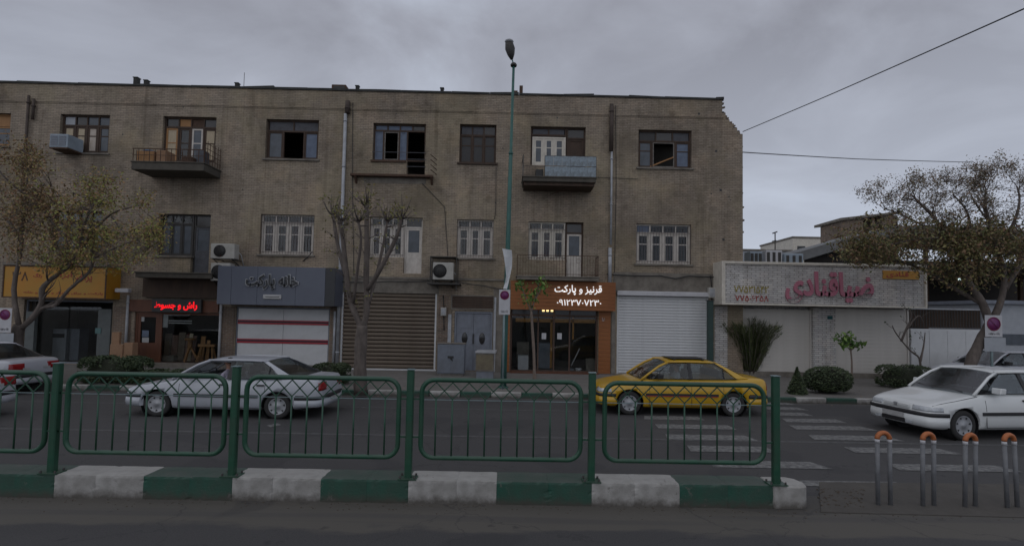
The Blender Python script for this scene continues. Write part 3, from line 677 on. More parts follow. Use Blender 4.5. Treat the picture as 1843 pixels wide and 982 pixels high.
window(r6, M['cream_frame'], 3, 0, frame=.07, pane={0: M['glass_dusty'], 1: M['glass_dusty'], 2: M['glass_dusty']}, sashw=.085, setb=.10, sill=False)
dd = [xs6 + .01, r[1], OPW['T6d'][2], r[3]]
def door(r, fm, tr, panel=None, glassh=.45, pane=None, boards=0, name='door', setb=.14, tp=None):
    x0, x1, z0, z1 = r; y0 = YF + setb; H = z1 - z0; zt = z1 - H * tr
    mb = MB().box(x0 + .003, x0 + .06, y0, y0 + .09, z0 + .003, z1 - .003).box(x1 - .06, x1 - .003, y0, y0 + .09, z0 + .003, z1 - .003).box(x0 + .06, x1 - .06, y0, y0 + .09, z1 - .06, z1 - .003)
    mb.box(x0 + .06, x1 - .06, y0, y0 + .09, zt - .03, zt + .03)
    o = mb.build(name, fm[0], root)
    a, b = x0 + .063, x1 - .063; zg = zt - (zt - z0) * glassh
    lf = ring(MB(), a, b, zg, zt - .033, .08, y0 + .02, y0 + .065); lf.box(a, b, y0 + .02, y0 + .065, z0 + .01, zg)
    n = boards
    for k in range(n): u = a + .03 + (b - a - .06) * (k + .5) / n; lf.box(u - .025, u + .025, y0 + .01, y0 + .02, z0 + .08, zg - .06)
    lf.build('leaf', fm[1], o)
    MB().box(a + .077, b - .077, y0 + .04, y0 + .044, zg + .077, zt - .11).build('pane', pane or M['glass'], o)
    MB().box(x0 + .06, x1 - .06, y0 + .04, y0 + .045, zt + .031, z1 - .061).build('transom_pane', tp or M['glass_dark'], o)
    return o
door(dd, (M['brown_wood'], M['brown_wood']), .2, glassh=.5, pane=M['brown_wood'])
window(OPW['T7'], M['brown_wood'], 3, .28, pane={0: M['glass_dusty'], 2: M['blue_board']}, tpane={0: M['black'], 1: M['glass_dark'], 2: M['grey_wood']}, gaps=(1,), gap_ring=(1,), sashw=.05, fr=[0, .26, .72, 1])
r = OPW['T7']
MB().bar((P(1172, 298, YF).x, YF + .16, P(1172, 298, YF).z), (P(1214, 281, YF).x, YF + .16, P(1214, 281, YF).z), .05).build('fallen_lath', M['raw_wood'], root)
window(OPW['M0'], M['brown_wood'], 4, .25, pane=M['glass_dusty'])
r = OPW['M1']; xm = OPW['M1d'][0]
window([r[0], xm, r[2], r[3]], M['iron'], 3, .22, pane=M['glass_dusty'], sashw=.05, muntin=False)
door([xm + .01, r[1], OPW['M1d'][2], r[3]], (M['iron'], M['grey_wood']), .2, glassh=.55, pane=M['glass_dusty'])
CR = {0: M['curtain_red'], 2: M['curtain_red']}
window(OPW['M2'], M['white_frame'], 4, .2, grille=2, curtains=CR, sashw=.085)
r = OPW['M3']; xm = OPW['M3d'][0]
window([r[0], xm, r[2], r[3]], M['white_frame'], 3, .2, grille=1, curtains={0: M['curtain_red']}, sashw=.085, sill=False)
door([xm + .01, r[1], OPW['M3d'][2], r[3]], (M['white_frame'], M['white_frame']), .17, glassh=.58, pane=M['glass_dusty'])
window(OPW['M4'], M['white_frame'], 3, .2, grille=2, sashw=.085)
r = OPW['M5']; xm = OPW['M5d'][0]
window([r[0], xm, r[2], r[3]], M['cream_frame'], 3, .2, grille=1, sashw=.085, curtains={1: M['curtain_red']}, sill=False)
door([xm + .01, r[1], OPW['M5d'][2], r[3]], (M['brown_wood'], M['white_frame']), .19, glassh=.55, pane=M['glass_dusty'], boards=5)
window(OPW['M6'], M['white_frame'], 4, .22, grille=1, tpane={0: M['blue_board']}, sashw=.085)

# ---- drainpipes ---------------------------------------------------
def pipe(px, y0, y1, m, rr_=.065):
    a, b = P(px, y0, YF - .1), P(px, y1, YF - .1); xx = a.x
    mb = MB().tube([(xx, YF - .1, a.z), (xx, YF - .1, b.z)], rr_, 10)
    z = a.z - .3
    while z > b.z: mb.lathe([(rr_ + .001, -.03), (rr_ + .014, -.03), (rr_ + .014, .03), (rr_ + .001, .03)], (xx, YF - .1, z), n=10); mb.box(xx - .02, xx + .02, YF - .05, YF + .01, z - .02, z + .02); z -= 1.9
    return mb.build('drainpipe', m, root)
pipe(622, 205, 655, M['pipe_grey'], .07); pipe(626, 182, 204, M['pipe_dark'], .10); pipe(52, 172, 460, M['pipe_dark'], .05); pipe(61, 178, 215, M['pipe_dark'], .05)
pipe(1101, 188, 272, M['pipe_dark'], .085); pipe(1101, 273, 440, M['pipe_grey'], .045); pipe(1098, 446, 512, M['pipe_grey'], .075)
pipe(231, 531, 650, M['litewhite'], .05); pipe(398, 548, 655, M['litewhite'], .05); pipe(603, 560, 655, M['pipe_grey'], .05)
# ---- chimneys and roof things ------------------------------------
for px, y0, y1, wd in ((247,142,162,.17),(265,147,162,.15),(428,152,165,.14),(644,157,170,.13),(796,161,174,.13)):
    a = P(px, y0, YF + .2); MB().box(a.x - wd/2, a.x + wd/2, YF + .1, YF + .1 + wd, Z_TOP + .03, a.z).box(a.x - wd/2 - .02, a.x + wd/2 + .02, YF + .08, YF + .12 + wd, a.z + .001, a.z + .035).build('chimney', M['coping'], root)
a = P(938, 156, YF + .2); b = P(929, 165, YF + .2)
MB().box(a.x - .07, a.x + .07, YF + .1, YF + .3, Z_TOP + .03, a.z).box(b.x - .09, b.x + .06, YF + .1, YF + .28, Z_TOP + .03, b.z).build('chimney', M['rust'], root)
a0, a1, az0, az1 = RC(598, 628, 154, 167, YF + .1)
MB().prism([(a0, YF + .0, az0), (a1, YF + .0, az0), (a1 - .1, YF + .0, az1), (a0, YF + .0, az1)], (0, .6, 0)).build('roof_hatch', M['rust'], root, bevel=.02)
MB().box(a0 + .1, a1 - .14, YF - .012, YF - .003, az0 + .07, az1 - .07).build('hatch_opening', M['black'], root)

# ---- balconies ----------------------------------------------------
def balcony(x0, x1, y0, y1, proj, m, name='balcony', th=None):
    Y = YF - proj; r = RC(x0, x1, y0, y1, Y)
    mb = MB().box(r[0], r[1], Y, YF - .002, r[2], r[3]).box(r[0] - .03, r[1] + .03, Y - .03, YF - .003, r[3] + .001, r[3] + .05)
    return mb.build(name, m, root, bevel=.012), r, Y
M['slab'] = mat('stained_balcony_slab', (.10, .09, .075), .95, (.055, .05, .043), 2.5, .5, .4, dirt=.5)
b1, r1, Y1 = balcony(236, 367, 293, 306, 1.15, M['slab'])
z = r1[3] + .05
mb = MB()
for k in range(14): xx = r1[0] + .03 + (r1[1] - r1[0] - .06) * k / 13; mb.bar((xx, Y1 + .03, z), (xx, Y1 + .03, z + .5), .018)
mb.bar((r1[0], Y1 + .03, z + .5), (r1[1], Y1 + .03, z + .5), .03); mb.bar((r1[0], Y1 + .03, z + .25), (r1[1], Y1 + .03, z + .25), .02)
for k in range(7): yy = Y1 + .05 + (YF - Y1 - .1) * k / 6; mb.bar((r1[0] + .02, yy, z), (r1[0] + .02, yy, z + .5), .018); mb.bar((r1[1] - .02, yy, z), (r1[1] - .02, yy, z + .9), .018)
for zz in (.2, .4, .6, .8): mb.bar((r1[1] - .02, Y1 + .03, z + zz), (r1[1] - .02, YF, z + zz), .016)
mb.build('balcony_railing', M['rust'], b1)
# clutter on the balcony
def carton(px0, px1, py0, py1, Y, dep, m, label, cat='box', name='carton', z0=None, bev=.01):
    r = RC(px0, px1, py0, py1, Y); zz = r[2] if z0 is None else z0
    e_ = empty(name, ((r[0] + r[1]) / 2, Y + dep / 2, zz), label, cat)
    MB().box(r[0], r[1], Y, Y + dep, zz, r[3]).build('body', m, e_, bevel=bev)
    xm = (r[0] + r[1]) / 2
    MB().box(r[0] + .01, xm - .004, Y + .01, Y + dep - .01, r[3] + .001, r[3] + .012).box(xm + .004, r[1] - .01, Y + .01, Y + dep - .01, r[3] + .001, r[3] + .012).build('lid_flap', m, e_)
    return e_
yb = Y1 + .15
carton(246, 277, 272, 293, yb, .5, M['raw_wood'], 'ochre crate at the left end of the upper left balcony', z0=z)
carton(281, 300, 271, 292, yb + .02, .5, M['card'], 'pale carton beside the ochre crate on the upper left balcony', z0=z)
carton(326, 345, 282, 294, yb, .4, M['rust'], 'low rusty box in the middle of the upper left balcony', z0=z)
carton(352, 366, 270, 294, yb + .3, .4, M['grey_wood'], 'grey chest at the right end of the upper left balcony', z0=z)
r = RC(250, 272, 262, 270, yb); e_ = empty('folded_tarp', ((r[0]+r[1])/2, yb + .25, r[2]), 'blue folded tarp lying on top of the ochre crate', 'tarp')
MB().ell(((r[0]+r[1])/2, yb + .25, RC(246, 277, 272, 293, yb)[3] + .06), (r[1]-r[0])/2, .2, .06).build('cloth', mat('blue_tarp', (.06, .13, .24), .7, (.04, .09, .17), 8), e_)
# stub of the fallen balcony
zz = P(705, 317, YF).z; x0, x1 = P(633, 317, YF).x, P(780, 321, YF).x
mb = MB().box(x0, x1, YF - .22, YF - .003, zz - .06, zz + .03)
ld = mb.build('balcony', M['rust'], root, bevel=.01); ld['label'] = 'thin rusty ledge left of a fallen balcony'
for px in (640, 776): xx = P(px, 320, YF).x; MB().prism([(xx, YF - .25, zz - .065), (xx, YF - .003, zz - .065), (xx, YF - .003, zz - .35)], (.08, 0, 0)).build('bracket', M['rust'], ld)
mb = MB()
for k in range(4): a = P(776, 280 + k * 9, YF - .1); mb.bar((a.x, YF - .25, a.z), (a.x + .22, YF - .01, a.z - .14), .025)
mb.build('bent_bar', M['rust'], ld)
MB().box(x0 + .5, x1 - .3, YF - .006, YF - .001, zz - .3, zz - .07).build('patched_strip', M['plaster'], ld)
b3, r3, Y3 = balcony(941, 1073, 320, 327, 1.05, M['slab'])
MB().box(r3[0] + .05, r3[1] - .05, Y3 + .1, YF - .004, r3[2] - .13, r3[2] - .002).build('slab_soffit', M['brown_wood'], b3)
z = r3[3] + .05
rs = RC(981, 1073, 281, 320, Y3)
mt = mat('chipped_pale_blue_sheet', (.30, .37, .43), .7, (.17, .20, .22), 7, .6, .1, dirt=.45)
nq = 6
for k in range(nq):
    a, b = rs[0] + (rs[1] - rs[0]) * k / nq, rs[0] + (rs[1] - rs[0]) * (k + 1) / nq
    for j in range(2):
        h = (rs[3] - z) / 2
        MB().box(a + .004, b - .004, Y3 + .01 + .006 * ((k + j) % 2), Y3 + .03 + .006 * ((k + j) % 2), z + .02 + h * j, z + h * (j + 1) - .008).build('sheet_panel', mt, b3)
mb = MB().bar((rs[0], Y3 + .045, rs[3]), (rs[1], Y3 + .045, rs[3]), .03).bar((rs[1], Y3 + .045, z), (rs[1], Y3 + .045, rs[3]), .03).bar((rs[0], Y3 + .05, z), (rs[0], Y3 + .05, rs[3]), .03)
mb.bar((r3[0], Y3 + .04, z), (r3[0], Y3 + .04, z + .85), .03).bar((r3[0], Y3 + .04, z + .85), (r3[0], YF, z + .85), .03).bar((r3[0], Y3 + .04, z + .4), (rs[0], Y3 + .04, z + .4), .02)
mb.build('balcony_railing', M['iron'], b3)
MB().box(r3[0] + .005, r3[0] + .02, Y3 + .06, YF - .1, z + .03, z + .82).build('side_sheet', mt, b3)
MB().box(r3[1] - .025, r3[1] - .01, Y3 + .06, YF - .1, z + .03, rs[3]).build('side_sheet', mt, b3)
carton(964, 978, 305, 320, Y3 + .3, .35, M['black'], 'small dark box on the right upper balcony beside the blue sheets', z0=z)
MB().tube([P(990, 350, YF - .3), P(1020, 340, YF - .7), P(1070, 328, Y3)], .015, 5).build('stay_rod', M['rust'], b3)
b4, r4, Y4 = balcony(930, 1078, 499, 504, .75, M['plaster'])
z = r4[3] + .05; mb = MB()
for k in range(30): xx = r4[0] + .02 + (r4[1] - r4[0] - .04) * k / 29; mb.bar((xx, Y4 + .02, z), (xx, Y4 + .02, z + .82), .010)
for k in range(7): yy = Y4 + .03 + (YF - Y4 - .06) * k / 6; mb.bar((r4[0] + .02, yy, z), (r4[0] + .02, yy, z + .82), .010); mb.bar((r4[1] - .02, yy, z), (r4[1] - .02, yy, z + .82), .010)
for zz in (.08, .82): mb.bar((r4[0], Y4 + .02, z + zz), (r4[1], Y4 + .02, z + zz), .022); mb.bar((r4[0] + .02, Y4 + .02, z + zz), (r4[0] + .02, YF, z + zz), .02); mb.bar((r4[1] - .02, Y4 + .02, z + zz), (r4[1] - .02, YF, z + zz), .02)
for k in range(6):   # scroll circles
    cx_ = r4[0] + .3 + (r4[1] - r4[0] - .6) * k / 5; mb.tube([(cx_ + .09 * math.cos(t), Y4 + .01, z + .62 + .09 * math.sin(t)) for t in [i * math.pi / 6 for i in range(12)]], .006, 4, closed=True)
mb.build('balcony_railing', M['rust'], b4)
b5, r5, Y5 = balcony(243, 381, 492, 500, .8, M['slab'])
MB().box(r5[0] - .1, r5[1] - .02, YF - .22, YF - .005, r5[2] - .75, r5[2] - .01).build('canopy', M['brown_wood'], b5)

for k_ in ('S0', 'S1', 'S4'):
    q_ = OPW[k_]; MB().box(q_[0] - .3, q_[1] + .3, YF + 2.4, YF + 2.45, KZ + .01, ZF1 - .27).build('shade_panel', M['shop_shade'], root)  # added dark sheets put the shade of the shop depths into colour
# ---- cornice above the shops, cables ------------------------------
zc2 = P(840, 502, YF).z
xa, xb_ = P(606, 500, YF).x, P(916, 503, YF).x
MB().box(xa, xb_, YF - .05, YF - .001, zc2 - .05, zc2 + .03).build('ledge', M['plaster'], root)
MB().box(P(606, 515, YF).x, P(790, 515, YF).x, YF - .02, YF - .0015, P(700, 527, YF).z, zc2 - .051).build('lintel_band', M['plaster'], root)
MB().box(P(1104, 500, YF).x, P(1285, 500, YF).x, YF - .015, YF - .0012, P(1190, 526, YF).z, P(1190, 491, YF).z).build('lintel_band', M['plaster'], root)
def cable(pts, rad, m, label, name='cable', cat='cable', sub=8, sag=.6):
    P3 = []
    for i in range(len(pts) - 1):
        a, b = Vector(pts[i]), Vector(pts[i+1])
        for k in range(sub): t = k / sub; P3.append(a.lerp(b, t) - Vector((0, 0, .02 * (b - a).length * 4 * t * (1 - t) * sag)))
    P3.append(Vector(pts[-1]))
    return tag(MB().tube(P3, rad, 6).build(name, m), label, cat)
cable([P(1092, 493, YF-.08), P(1190, 496, YF-.08), P(1216, 501, YF-.08), P(1240, 496, YF-.08), P(1292, 498, YF-.08)], .022, M['black'], 'thick black cable sagging across the wall above the white roller shutter')
cable([P(612, 507, YF-.1), P(700, 506, YF-.1), P(775, 505, YF-.1)], .02, M['black'], 'black cable along the ledge above the brown slatted shutter')
cable([P(818, 506, YF-.1), P(870, 514, YF-.1), P(905, 520, YF-.1)], .018, M['black'], 'black cable sloping down above the grey double door')
cable([P(545, 470, YF-.04), P(558, 458, YF-.06), P(562, 452, YF-.06)], .02, M['black'], 'short dark cable dropping from the barred window to the grey sign', sub=3)
cable([P(1337, 237, YF), P(1500, 168, 16), P(1850, 13, 9.5)], .017, M['wire'], 'long overhead wire rising steeply from the broken corner to upper right', cat='wire', name='overhead_wire', sag=.04)
cable([P(1337, 274, YF+.4), P(1540, 286, 26), P(1750, 292, 33)], .022, M['wire'], 'thin overhead wire running level from the building toward the right tree', cat='wire', name='overhead_wire', sag=.04)
cable([P(635, 185, YF-.03), P(634, 330, YF-.03), P(637, 500, YF-.03)], .012, M['black'], 'thin black cable running down the wall right of the grey drainpipe', sag=0)
cable([P(1108, 190, YF-.03), P(1109, 330, YF-.03), P(1106, 490, YF-.03)], .012, M['black'], 'thin black cable running down beside the rusted drainpipe top', sag=0)
cable([P(1054, 318, YF-.03), P(1100, 320, YF-.03), P(1148, 322, YF-.03)], .010, M['black'], 'short thin cable across the wall right of the blue sheeted balcony', sag=.15)
cable([P(893, 300, YF-.03), P(892, 380, YF-.03), P(890, 395, YF-.03)], .010, M['black'], 'thin cable dropping between the two three pane windows', sag=0)
cable([P(760, 330, YF-.03), P(800, 372, YF-.03), P(806, 460, YF-.03)], .012, M['black'], 'thin cable curving down to the caged outdoor unit', sag=.1)
a = P(440, 131, YF + 2); MB().tube([(a.x, YF + 2, ZR + .2), (a.x, YF + 2, a.z)], .012, 5).build('antenna_rod', M['iron'], root)

# ================================================================== SHOP FRONTS (parts of the building)
def shutter(key, m, pitch, yset, wave=.02, gap=.25, box=None, name='roller_shutter', bottom=None, fmat=None):
    x0, x1, z0, z1 = OPW[key]; y = YF + yset
    fr_ = MB().box(x0 + .003, x0 + .07, y - .04, y + .05, z0, z1 - .003).box(x1 - .07, x1 - .003, y - .04, y + .05, z0, z1 - .003)
    o = fr_.build(name, fmat or m, root)
    n = int((z1 - z0 - .02) / pitch); pitch = (z1 - z0 - .02) / n; pr_ = None
    for k in range(n):
        zc_ = z0 + .01 + pitch * (k + .5); c = ((x0 + x1) / 2, y, zc_)
        if pr_ is None:
            a, b = x0 + .072, x1 - .072; h = pitch * (1 - gap) / 2
            mb = MB(); pro = [(0, -h), (-wave * .7, -h * .7), (-wave, 0), (-wave * .7, h * .7), (0, h), (.012, h), (.012, -h)]
            mb.prism([(a, y + u, zc_ + v) for u, v in pro], (b - a, 0, 0)); pr_ = mb.build('slat', m, o)
            c = wp(pr_).copy(); base = c
        else:
            share(pr_, o, (base.x, base.y, base.z + pitch * k))
    return o
o = shutter('S3', M['shut_brown'], .155, .05, gap=.24, fmat=M['shut_white'])
x0, x1, z0, z1 = OPW['S3']
MB().box(x0 + .08, x1 - .08, YF + .10, YF + .12, z0, z1).build('backing_sheet', M['brown_wood'], o)
MB().box(x0 - .03, x1 + .04, YF - .12, YF + .1, KZ + .003, z0 - .004).build('threshold', M['shut_white'], root)
o = shutter('S5', M['shut_white'], .115, .04, wave=.014, gap=.06)
x0, x1, z0, z1 = OPW['S5']
MB().box(x0 - .03, x1 + .03, YF - .16, YF + .02, z1 - .002, z1 + .19).build('shutter_box', M['sign_white'], o, bevel=.02)
# white folding doors with two red stripes
x0, x1, z0, z1 = OPW['S2']
o = ring(MB(), x0 + .003, x1 - .003, z0, z1 - .003, .05, YF + .05, YF + .12).build('folding_door', M['gate'], root)
for k in range(2):
    a, b = x0 + .055 + (x1 - x0 - .11) * k / 2, x0 + .055 + (x1 - x0 - .11) * (k + 1) / 2
    zz = [z0 + .05] + [P(508, yy, YF).z for yy in (618, 583)] + [z1 - .055]
    for j in range(3): MB().box(a + .006, b - .006, YF + .06, YF + .1, zz[j] + .004, zz[j+1] - .004).build('leaf', M['shut_white'], o, bevel=.006)
for yy in (580, 614):
    zc_ = P(508, yy, YF).z
    MB().box(x0 + .06, x1 - .06, YF + .03, YF + .058, zc_ - .085, zc_ + .085).build('red_stripe', M['red'], o)
    MB().box(x0 + .06, x1 - .06, YF + .028, YF + .0295, zc_ - .02, zc_ + .045).build('dark_stripe', mat('dark_stripe', (.02, .015, .03), .5), o)
# grey double door
x0, x1, z0, z1 = OPW['D']; xm = (x0 + x1) / 2
o = MB().box(x0 + .003, x0 + .07, YF + .03, YF + .13, z0, z1).box(x1 - .07, x1 - .003, YF + .03, YF + .13, z0, z1).box(x0 + .07, x1 - .07, YF + .03, YF + .13, z1 - .08, z1 - .003).build('double_door', M['gate'], root)
for s in (-1, 1):
    a, b = (x0 + .075, xm - .006) if s < 0 else (xm + .006, x1 - .075)
    lf = MB().box(a, b, YF + .08, YF + .12, z0 + .01, z1 - .085)
    zt = z1 - .75; ring(lf, a + .05, b - .05, zt + .06, z1 - .14, .03, YF + .07, YF + .0795); ring(lf, a + .05, b - .05, z0 + .1, zt - .06, .03, YF + .07, YF + .0795)
    lf.build('leaf', M['gate'], o)
    c_ = (a + b) / 2; zc_ = z0 + 1.32
    MB().lathe([(0.001, -.012), (.12, -.012), (.14, -.004), (.14, .01)], (0, 0, 0), 'Y', 16).build('x', M['glass_dark'], o)
    t = bpy.data.objects['x']; t.name = 'oval_pane'; t.scale = (.85, 1, 1.7); t.location = Vector((c_, YF + .07, zc_)) - wp(o)
MB().box(xm - .03, xm + .03, YF + .05, YF + .07, z0 + 1.1, z0 + 1.5).build('handle', M['black'], o)
# panel above the door
a0, a1, az0, az1 = RC(812, 890, 531, 557, YF)
ring(MB(), a0, a1, az0, az1, .05, YF - .05, YF - .002).build('signboard_frame', M['plaster'], root)
for k in range(4): h = (az1 - az0 - .1) / 4; MB().box(a0 + .052, a1 - .052, YF - .03 - .004 * (k % 2), YF - .003, az0 + .055 + h * k, az0 + .045 + h * (k + 1)).build('board', M['brown_wood'], root)
MB().box(P(806, 600, YF).x, P(812, 600, YF).x, YF - .05, YF - .002, KZ + .01, P(809, 565, YF).z).box(P(888, 600, YF).x, P(892, 600, YF).x, YF - .05, YF - .002, KZ + .01, P(890, 535, YF).z).build('door_jamb', M['pipe_grey'], root)
# orange timber shop
x0, x1, z0, z1 = OPW['S4']
sf = ring(MB(), x0 + .003, x1 - .003, z0, z1 - .003, .07, YF + .08, YF + .15)
for f_ in (.32, .5, .68): xx = x0 + (x1 - x0) * f_; sf.box(xx - .03, xx + .03, YF + .085, YF + .145, z0 + .07, z1 - .07)
zt = P(1000, 568, YF).z; sf.box(x0 + .07, x1 - .07, YF + .08, YF + .14, zt - .04, zt + .04)
o = sf.build('shop_front', M['dark_wood'], root)
fx = [0, .32, .5, .68, 1]
for k in range(4):
    a, b = x0 + (x1 - x0) * fx[k] + (.07 if k == 0 else .03), x0 + (x1 - x0) * fx[k+1] - (.07 if k == 3 else .03)
    MB().box(a + .002, b - .002, YF + .11, YF + .116, z0 + .071, zt - .041).build('pane', M['shopglass'], o)
    MB().box(a + .002, b - .002, YF + .11, YF + .116, zt + .041, z1 - .071).build('transom_pane', M['glass_dark'], o)
mg = mat('amber_timber_strip', (.34, .15, .02), .6, (.22, .10, .015), 5)
for (u0, u1, v0, v1) in ((928, 1072, 573, 580), (990, 994, 575, 662), (1030, 1033, 560, 610)):
    r = RC(u0, u1, v0, v1, YF + .25); MB().box(r[0], r[1], YF + .22, YF + .27, r[2], r[3]).build('amber_strip', mg, o)
for (u, v) in ((979, 604), (1007, 604)):
    r = RC(u - 4, u + 4, v - 5, v + 6, YF + .1); MB().box(r[0], r[1], YF + .105, YF + .1085, r[2], r[3]).build('paper_notice', M['sign_white'], o)
def planks(x0, x1, z0, z1, y, dep, n, vert, m, parent):
    pr_ = None
    for k in range(n):
        if vert: a = x0 + (x1 - x0) * k / n; b = x0 + (x1 - x0) * (k + 1) / n; bx = (a + .004, b - .004, z0, z1)
        else: a = z0 + (z1 - z0) * k / n; b = z0 + (z1 - z0) * (k + 1) / n; bx = (x0, x1, a + .004, b - .004)
        j = random.uniform(0, .006); MB().box(bx[0], bx[1], y - dep - j, y - .002, bx[2], bx[3]).build('plank', m, parent)
for (u0, u1) in ((907, 917), (1077, 1098)):
    r = RC(u0, u1, 560, 668, YF); planks(r[0], r[1], KZ + .01, r[3], YF, .06, 15, False, M['orange_wood'], root)
MB().box(P(1100, 600, YF).x, P(1107, 600, YF).x, YF - .06, YF - .002, KZ + .01, P(1103, 562, YF).z).build('pilaster', M['plaster'], root)
r = RC(1083, 1090, 571, 578, YF); lettering('۱۸', r, YF - .067, .004, M['sign_white'], root, name='house_number')
# wood workshop front
x0, x1, z0, z1 = OPW['S1']
xd = P(286, 600, YF).x
o = ring(MB(), x0 + .003, x1 - .003, z0, z1 - .003, .09, YF + .06, YF + .14).box(xd - .08, xd + .06, YF + .061, YF + .139, z0 + .09, z1 - .09).build('shop_front', M['red_wood'], root)
MB().box(xd + .062, x1 - .092, YF + .1, YF + .105, z0 + .13, z1 - .092).build('pane', M['shopglass'], o)
MB().box(xd + .062, x1 - .092, YF + .07, YF + .13, z0 + .09, z0 + .128).build('stall_riser', M['dark_wood'], o)
dl = ring(MB(), x0 + .095, xd - .085, z0 + .02, z1 - .095, .11, YF + .075, YF + .12).box(x0 + .205, xd - .195, YF + .08, YF + .115, z0 + .13, z0 + .9).build('door', M['red_wood'], o)
MB().box(x0 + .2, xd - .19, YF + .1, YF + .104, z0 + .9, z1 - .2).build('pane', M['glass'], o)
for (u, v, du, dv) in ((256, 573, 4, 5), (262, 600, 6, 6), (262, 612, 6, 5)):
    r = RC(u - du, u + du, v - dv, v + dv, YF + .1); MB().box(r[0], r[1], YF + .09, YF + .096, r[2], r[3]).build('paper_notice', M['plate'] if v != 600 else M['blue_board'], o)
for (u0, u1, v0, v1) in ((293, 303, 562, 589), (304, 343, 563, 568), (304, 346, 576, 578), (304, 346, 580, 582)):
    r = RC(u0, u1, v0, v1, YF + .13); MB().box(r[0], r[1], YF + .108, YF + .113, r[2], r[3]).build('paper_notice', M['plate'], o)
r = RC(232, 395, 540, 561, YF); MB().box(r[0], r[1], YF - .09, YF - .002, r[2], r[3]).build('fascia', M['red_wood'], root)
r = RC(205, 612, 655, 664, YF); MB().box(r[0], P(612, 660, YF).x, YF - .35, YF - .002, KZ + .001, KZ + .14).build('step', M['plaster'], root)
# left shop: dark, with grey columns
x0, x1, z0, z1 = OPW['S0']
o = ring(MB(), x0 + .003, x1 - .003, z0, z1 - .003, .06, YF + .1, YF + .16).build('shop_front', M['gate'], root)
M['column'] = mat('dim_green_grey_column', (.115, .13, .13), .6, (.085, .095, .095), 5)
r = RC(176, 199, 556, 665, YF); MB().box(r[0], r[1], YF - .05, YF + .09, KZ + .01, r[3]).build('column', M['column'], root)
r = RC(46, 62, 560, 665, YF); MB().box(r[0], r[1], YF - .05, YF + .09, KZ + .01, r[3]).build('column', M['column'], root)
for (a, b) in ((62, 118), (118, 176)): r = RC(a + 1, b - 1, 552, 660, YF); MB().box(r[0], r[1], YF + .12, YF + .126, z0 + .07, r[3]).build('pane', M['shopglass'], o)
r = RC(172, 182, 590, 600, YF - .05); MB().box(r[0], r[1], YF - .07, YF - .052, r[2], r[3]).build('notice', mat('teal_notice', (.12, .22, .22)), root)
for (a, b) in ((202, 234), (399, 421), (594, 611)):
    r = RC(a, b, 552, 660, YF); MB().box(r[0], r[1], YF - .02, YF - .0018, KZ + .142 if a > 203 else KZ + .142, r[3]).build('brick_pier', M['brick_dark'], root)
r = RC(788, 806, 530, 668, YF); MB().box(r[0], r[1], YF - .014, YF - .0015, KZ + .01, r[3]).build('brick_pier', M['brick_dark'], root)
r = RC(887, 906, 520, 668, YF); MB().box(r[0], r[1], YF - .014, YF - .0015, KZ + .01, r[3]).build('brick_pier', M['plaster'], root)

# ================================================================== SIGNS
# grey fascia sign
Yg = YF - 1.0; x0, x1, z0, z1 = RC(391, 603, 480, 549, Yg)
sg = empty('shop_sign', ((x0 + x1) / 2, YF, z0), 'large slate grey fascia sign with raised Persian lettering over the white folding doors', 'shop sign')
MB().box(x0 + .01, x1 - .01, Yg + .02, YF - .004, z0 + .01, z1 - .01).build('box', M['sign_grey'], sg)
cutsx = [391, 416, 463, 532, 585, 603]
for k in range(5):
    a, b = RC(cutsx[k], cutsx[k+1], 480, 549, Yg)[:2]
    MB().box(a + .005, b - .005, Yg, Yg + .019, z0, z1).build('panel', M['sign_grey'] if k < 4 else M['steeldark'], sg, bevel=.003)
r = RC(444, 537, 494, 522, Yg)
lettering('خانه پارکت', (r[0] - .035, r[1] + .035, r[2] - .035, r[3] + .035), Yg - .03, .02, M['litewhite'], sg, 'letter_edge', offset=.065)
lettering('خانه پارکت', r, Yg - .045, .03, M['steeldark'], sg, offset=.03)
r = RC(474, 507, 530, 538, Yg); MB().box(r[0], r[1], Yg - .05, Yg - .001, r[2], r[3]).build('name_plate', M['plate'], sg, bevel=.02)
MB().box(r[0] + .1, r[1] - .08, Yg - .053, Yg - .0505, (r[2] + r[3]) / 2 - .012, (r[2] + r[3]) / 2 + .012).build('small_print', M['steeldark'], sg)
# orange timber sign
Yo = YF - .4; x0, x1, z0, z1 = RC(919, 1108, 506, 558, Yo)
so_ = empty('shop_sign', ((x0 + x1) / 2, YF, z0), 'orange timber plank sign with white Persian lettering and number over the parquet shop', 'shop sign')
MB().box(x0 + .01, x1 - .01, Yo + .03, YF - .004, z0 + .01, z1 - .01).build('box', M['dark_wood'], so_)
random.seed(8); planks(x0, x1, z0, z1, Yo + .03, .025, 8, False, M['orange_wood'], so_)
lettering('قرنیز و پارکت', RC(998, 1083, 513, 531, Yo), Yo - .02, .02, M['glow_white'], so_, offset=.012)
lettering('۰۹۱۲۳۷۰۷۲۳۰', RC(1002, 1082, 539, 550, Yo), Yo - .02, .02, M['glow_white'], so_, name='phone_number', offset=.004)
for px in (978, 985.5, 993.5):
    p = P(px, 560, YF - .15); MB().lathe([(.001, -.03), (.045, -.03), (.05, 0), (.05, .04)], (p.x, p.y, z0 - .035), n=10).build('spot_lamp', M['spot'], so_)
